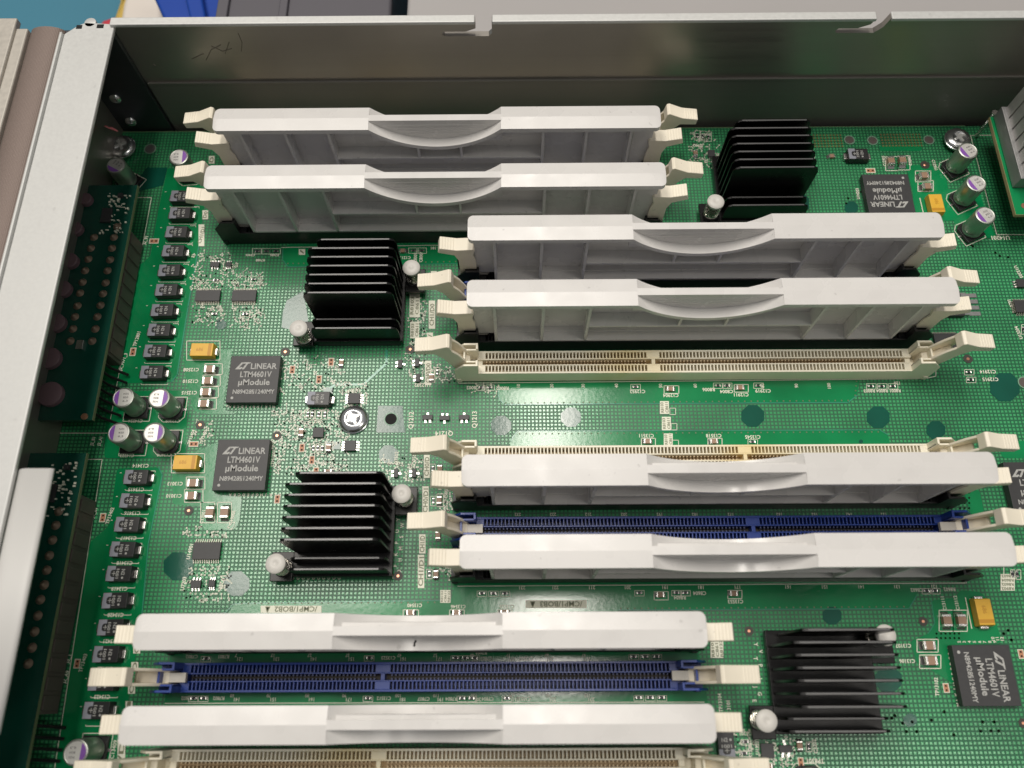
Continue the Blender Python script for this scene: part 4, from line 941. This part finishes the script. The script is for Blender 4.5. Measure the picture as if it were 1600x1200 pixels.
for (u, v, r) in [(134,312,11),(118,358,12),(110,408,13),(98,452,14),(88,505,15),(78,560,17),(79,616,19)]:
    p = at(u, v, 13); m2.lathe([(r*.188, 12.03), (r*.188, 13.6), (r*.17, 13.8)], p.x, p.y, 28)
build(m2, 'round_pads', M['disc'], t1, smooth=True)
b = MB(); p = at(132, 651, 12); b.lathe([(1.0, 12.02), (.9, 12.3)], p.x, p.y, 16); build(b, 'corner_dot', M['copper'], t1)
b = MB(); p = at(124, 538, 13); b.box(p.x-1, p.x+1, p.y-1.4, p.y+1.4, 12.02, 13); build(b, 'chip', M['solder'], t1, bevel=.1)
pr = []
for (u, v) in [(92,799),(87,821),(82,844),(77,868),(73,891),(69,914),(63,937),(59,962),(54,987),(50,1012),(44,1037)]: p = at(u, v, 12); pr.append((p.x, p.y))
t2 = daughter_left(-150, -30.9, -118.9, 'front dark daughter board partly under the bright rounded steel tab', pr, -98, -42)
# right daughter board with silver heatsink
t = empty('daughter_board', (0, 0, 0)); tag(t, 'small green board carrying a silver finned heatsink at the right photo edge', 'daughter board')
b = MB(); b.box(154.3, 200, 43.4, 80.3, 11.2, 12.6); build(b, 'board', M['pour'], t); b = MB(); b.box(154.2, 154.35, 43.4, 80.3, 11.3, 12.55); b.box(154.3, 200, 43.3, 43.45, 11.3, 12.55); build(b, 'board_rim', mat('tan_rim', (.40, .33, .16), .5), t)
b = MB(); b.lathe([(1.0, 12.62), (.9, 12.75)], 157.5, 46.5, 16); build(b, 'copper_dot', M['copper'], t)
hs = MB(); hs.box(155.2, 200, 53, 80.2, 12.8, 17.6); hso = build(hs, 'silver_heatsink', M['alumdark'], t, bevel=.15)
for i in range(6):
    b = MB(); y1_ = 79.6-i*4.35; b.box(156.4, 200, y1_-3.75, y1_, 17.5, 46); build(b, 'fin', M['alum'], hso, bevel=.12)
b = MB(); b.tube([(156.9, 82.6, .1), (156.0, 81.5, 12.4)], .7, 12); b.lathe([(1.1, 12.4), (1.1, 13.2)], 156, 81.5, 14); build(b, 'post', M['solder'], t, smooth=True)

# ================================================================== THE METAL CASE
case = empty('metal_case', (0, 0, 0)); tag(case, 'open galvanised steel case with tall rear wall and broad flat left flange', 'metal case')
b = MB(); b.box(-170, 260, -200, 95, -9.2, -8); build(b, 'floor_plate', M['floor'], case)
ZT = 44.9
top = [(-118, -8), (260, -8), (260, ZT), (109.9, ZT), (108.9, 41.6), (107.0, 39.4), (96.0, 39.4), (95.2, 40.2), (96.0, 41.2), (101.5, 41.2), (104.8, 42.6), (105.8, ZT),
       (-6.4, ZT), (-6.4, 40.4), (-7.4, 39.3), (-20.6, 39.3), (-21.4, 40.2), (-20.6, 41.1), (-14.2, 41.1), (-11.2, 42.3), (-11.2, ZT), (-118, ZT)]
b = MB(); b.prism(top, 89.4, 91.3, 'y'); 
import bmesh
def tri_fix(o):
    bm = bmesh.new(); bm.from_mesh(o.data); bmesh.ops.triangulate(bm, faces=[f for f in bm.faces if len(f.verts) > 4]); bm.to_mesh(o.data); bm.free()
rw = build(b, 'rear_wall', M['wall'], case); tri_fix(rw)
b = MB()                                                            # rolled top hem, broken at the two keyhole notches
for xa, xb in ((-118, -11.3), (-6.3, 105.7), (110.0, 260)): b.box(xa, xb, 88.9, 91.8, ZT-.9, ZT+.35)
build(b, 'top_hem', M['steel'], case, bevel=.35, seg=3)
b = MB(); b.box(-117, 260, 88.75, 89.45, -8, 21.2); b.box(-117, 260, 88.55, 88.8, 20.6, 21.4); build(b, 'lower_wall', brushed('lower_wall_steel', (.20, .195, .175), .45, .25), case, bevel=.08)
b = MB()
for q in [[(322,94),(330,78),(345,70)],[(330,72),(348,80),(362,76)],[(352,84),(358,66)],[(372,52),(378,66),(377,80)],[(300,92),(318,84)],[(238,100),(244,103)]]:
    p3 = []
    for u, v in q:
        d = ROT @ Vector(((u-800)/FPX, -(v-600)/FPX, -1)); s_ = (89.36-CY)/d.y; p3.append((CX+d.x*s_, 89.36, CZ+d.z*s_))
    b.tube(p3, .12, 5)
build(b, 'scratches', mat('scuffed_steel', (.24, .22, .19), .55, metal=.5), case)
ed = MB(); ed.box(BX0, 154, 86.7, 87.0, -1.5, .1); build(ed, 'board_edge_strip', mat('board_rim_green', (.12, .20, .10), .5), board)
# left flange
b = MB(); b.prism([(-131.2, -210), (-116.9, -210), (-116.9, 90.2), (-125.5, 91), (-127.5, 90.0), (-131.2, 86.6)], 43.0, 44.3); build(b, 'left_flange', M['steel'], case, bevel=.4, seg=3)
b = MB(); b.box(-132.0, -131.15, -210, 86.6, 30, 45.2); build(b, 'flange_edge', M['steel'], case, bevel=.3, seg=3)
b = MB(); b.lathe([(1.7, 43.2), (1.7, 44.25), (1.6, 44.3)], -124.3, 90.9, 24); build(b, 'corner_tab', M['steel'], case, bevel=.1)
b = MB(); b.box(-128.0, -126.3, 88.4, 89.8, 44.2, 44.36); b.box(-122.0, -120.0, 88.6, 90.0, 44.2, 44.37); build(b, 'flange_slot', M['hole'], case)
b = MB(); b.box(-136, -134.5, -210, 89.3, -8, 42); build(b, 'left_wall', M['wall'], case)
b = MB(); b.box(-134.5, -117.5, 87.6, 89.3, -8, 43.0); build(b, 'corner_bracket', brushed('bracket_steel', (.10, .105, .12), .4), case, bevel=.2)
b = MB()
for x, z in ((-131, 16.5), (-131, 5.5)):
    pass
b = MB(); n = 10; V_ = []; F = []
for i in range(n+1):                                                # the rounded bright tab
    s_ = i/n; x = -118.6+10.4*s_; z = 40.6+3.4*math.sin(math.pi/2*min(1, s_*2.6))-(max(0, s_-.85)*4)**2
    V_ += [(x, -101, z), (x, -43.9, z)]
for i in range(n): F.append((2*i, 2*i+1, 2*i+3, 2*i+2)[::-1])
b.add(V_, F); tb = build(b, 'rounded_tab', mat('pale_tab_steel', (.66, .655, .635), .5, metal=0), case, smooth=True); so = tb.modifiers.new('solid', 'SOLIDIFY'); so.thickness = 1.0*S
# gasket and far plate
b = MB(); pts = []
for i in range(9): a = math.pi*i/8; pts.append((-136.6-5.0*math.cos(a), 43.0+2.2*math.sin(a)))
b.prism(pts+[(-131.6, 40), (-141.6, 40)], -210, 88.6, 'y'); build(b, 'fabric_gasket', M['gasket'], case, smooth=True)
b = MB(); b.box(-145.4, -141.9, -210, 88.6, 40, 44.6); b.box(-190, -145.3, -210, 91.8, 43.0, 45.4); build(b, 'outer_plate', M['steel2'], case, bevel=.5, seg=3)
for p in ((173,147),(197,183)):
    pass
for (x, z, lb) in ((-131.4, 16.2, 'upper of two small screws in the dark rear left corner of the case'), (-131.4, 5.0, 'lower of two small screws in the dark rear left corner of the case')):
    t = empty('screw', (x+2.0, 87.5, z)); t.rotation_euler = (math.pi/2, 0, 0); tag(t, lb, 'screw', 'small corner screws')
    b = MB(); b.lathe([(1.9, 0), (1.9, .5), (1.5, 1.1), (.6, 1.4)], 0, 0, 24); build(b, 'head', M['chrome'], t, smooth=True)
# scrap of red paper
c = at(173, 200, 12); b = MB(); q = [(-2.4, .8), (-1.6, 1.0), (-.6, .3), (.4, .4), (1.6, -.4), (2.6, -1.1), (2.2, -1.4), (1.0, -.8), (.2, -.5), (-.6, -.2), (-1.4, .3)]
b.prism([(c.x+x, c.y+y) for x, y in q], 11.8, 12.0); o = build(b, 'paper_scrap', M['pink'], None); tag(o, 'tiny scrap of red paper in the rear left corner by the shadowed screw', 'scrap')

# ================================================================== BACKGROUND
b = MB(); b.box(-900, 900, -500, 1200, -70, -60); o = build(b, 'table_top', M['teal']); tag(o, 'teal table top behind and below the case', None, kind='structure')
def U2(u, v, z): c = at(u, v, z); return (c.x, c.y)
t = empty('grey_panel', (0, 0, 0)); tag(t, 'blurred light grey metal panel behind the rear wall of the case', 'panel')
a = U2(634, 30, 25); e = U2(640, -60, 25)
b = MB(); b.prism([(a[0], 97), (a[0]+1, 400), (420, 400), (420, 97)], 5, 25); build(b, 'sheet', M['greybox'], t, bevel=1.5)
t = empty('dark_case', (0, 0, 0)); tag(t, 'blurred dark grey plastic case behind the rear wall, left of the grey panel', 'case')
a = U2(352, 25, 10); e = U2(611, 30, 10)
b = MB(); b.prism([(a[0], 98), (e[0], 98), (e[0]-4, 400), (a[0]-12, 400)], -59, 8); build(b, 'body', M['darkbox'], t, bevel=1.5)
b = MB(); b.box(e[0]-62, e[0]-58, 98, 330, 7.9, 9.5); b.box(e[0]-40, e[0]-37, 98, 330, 7.9, 9.5); build(b, 'ridge', M['darkbox'], t, bevel=.5)
t = empty('blue_tray', (0, 0, 0)); tag(t, 'blurred glossy blue plastic tray behind the rear left of the case', 'tray')
q = [U2(*p, -10) for p in ((262, 45), (360, 45), (350, -60), (215, -60))]
b = MB(); b.prism(q, -59, -10); build(b, 'body', M['tray'], t, bevel=1.5)
q = [U2(*p, -6) for p in ((300, 45), (325, 45), (305, -60), (275, -60))]; b = MB(); b.prism(q, -10, -6); build(b, 'rim', M['tray'], t, bevel=1.2)
t = empty('snack_wrapper', (0, 0, 0)); tag(t, 'blurred white, yellow and red wrapper on the teal table behind the case', 'wrapper')
q = [U2(*p, -40) for p in ((185, 35), (190, 5), (205, -50), (250, -50), (255, 40))]; b = MB(); b.prism(q, -59, -40); build(b, 'white_side', M['whm'], t, bevel=3, seg=3)
q = [U2(*p, -42) for p in ((172, 40), (186, 0), (180, -40), (196, -40), (200, 0), (205, 30))]; b = MB(); b.prism(q, -59, -42); build(b, 'yellow_side', M['yelm'], t, bevel=3, seg=3)
q = [U2(*p, -45) for p in ((145, 45), (160, 30), (185, 22), (187, 45))]; b = MB(); b.prism(q, -59, -45); build(b, 'red_corner', M['redm'], t, bevel=2, seg=3)
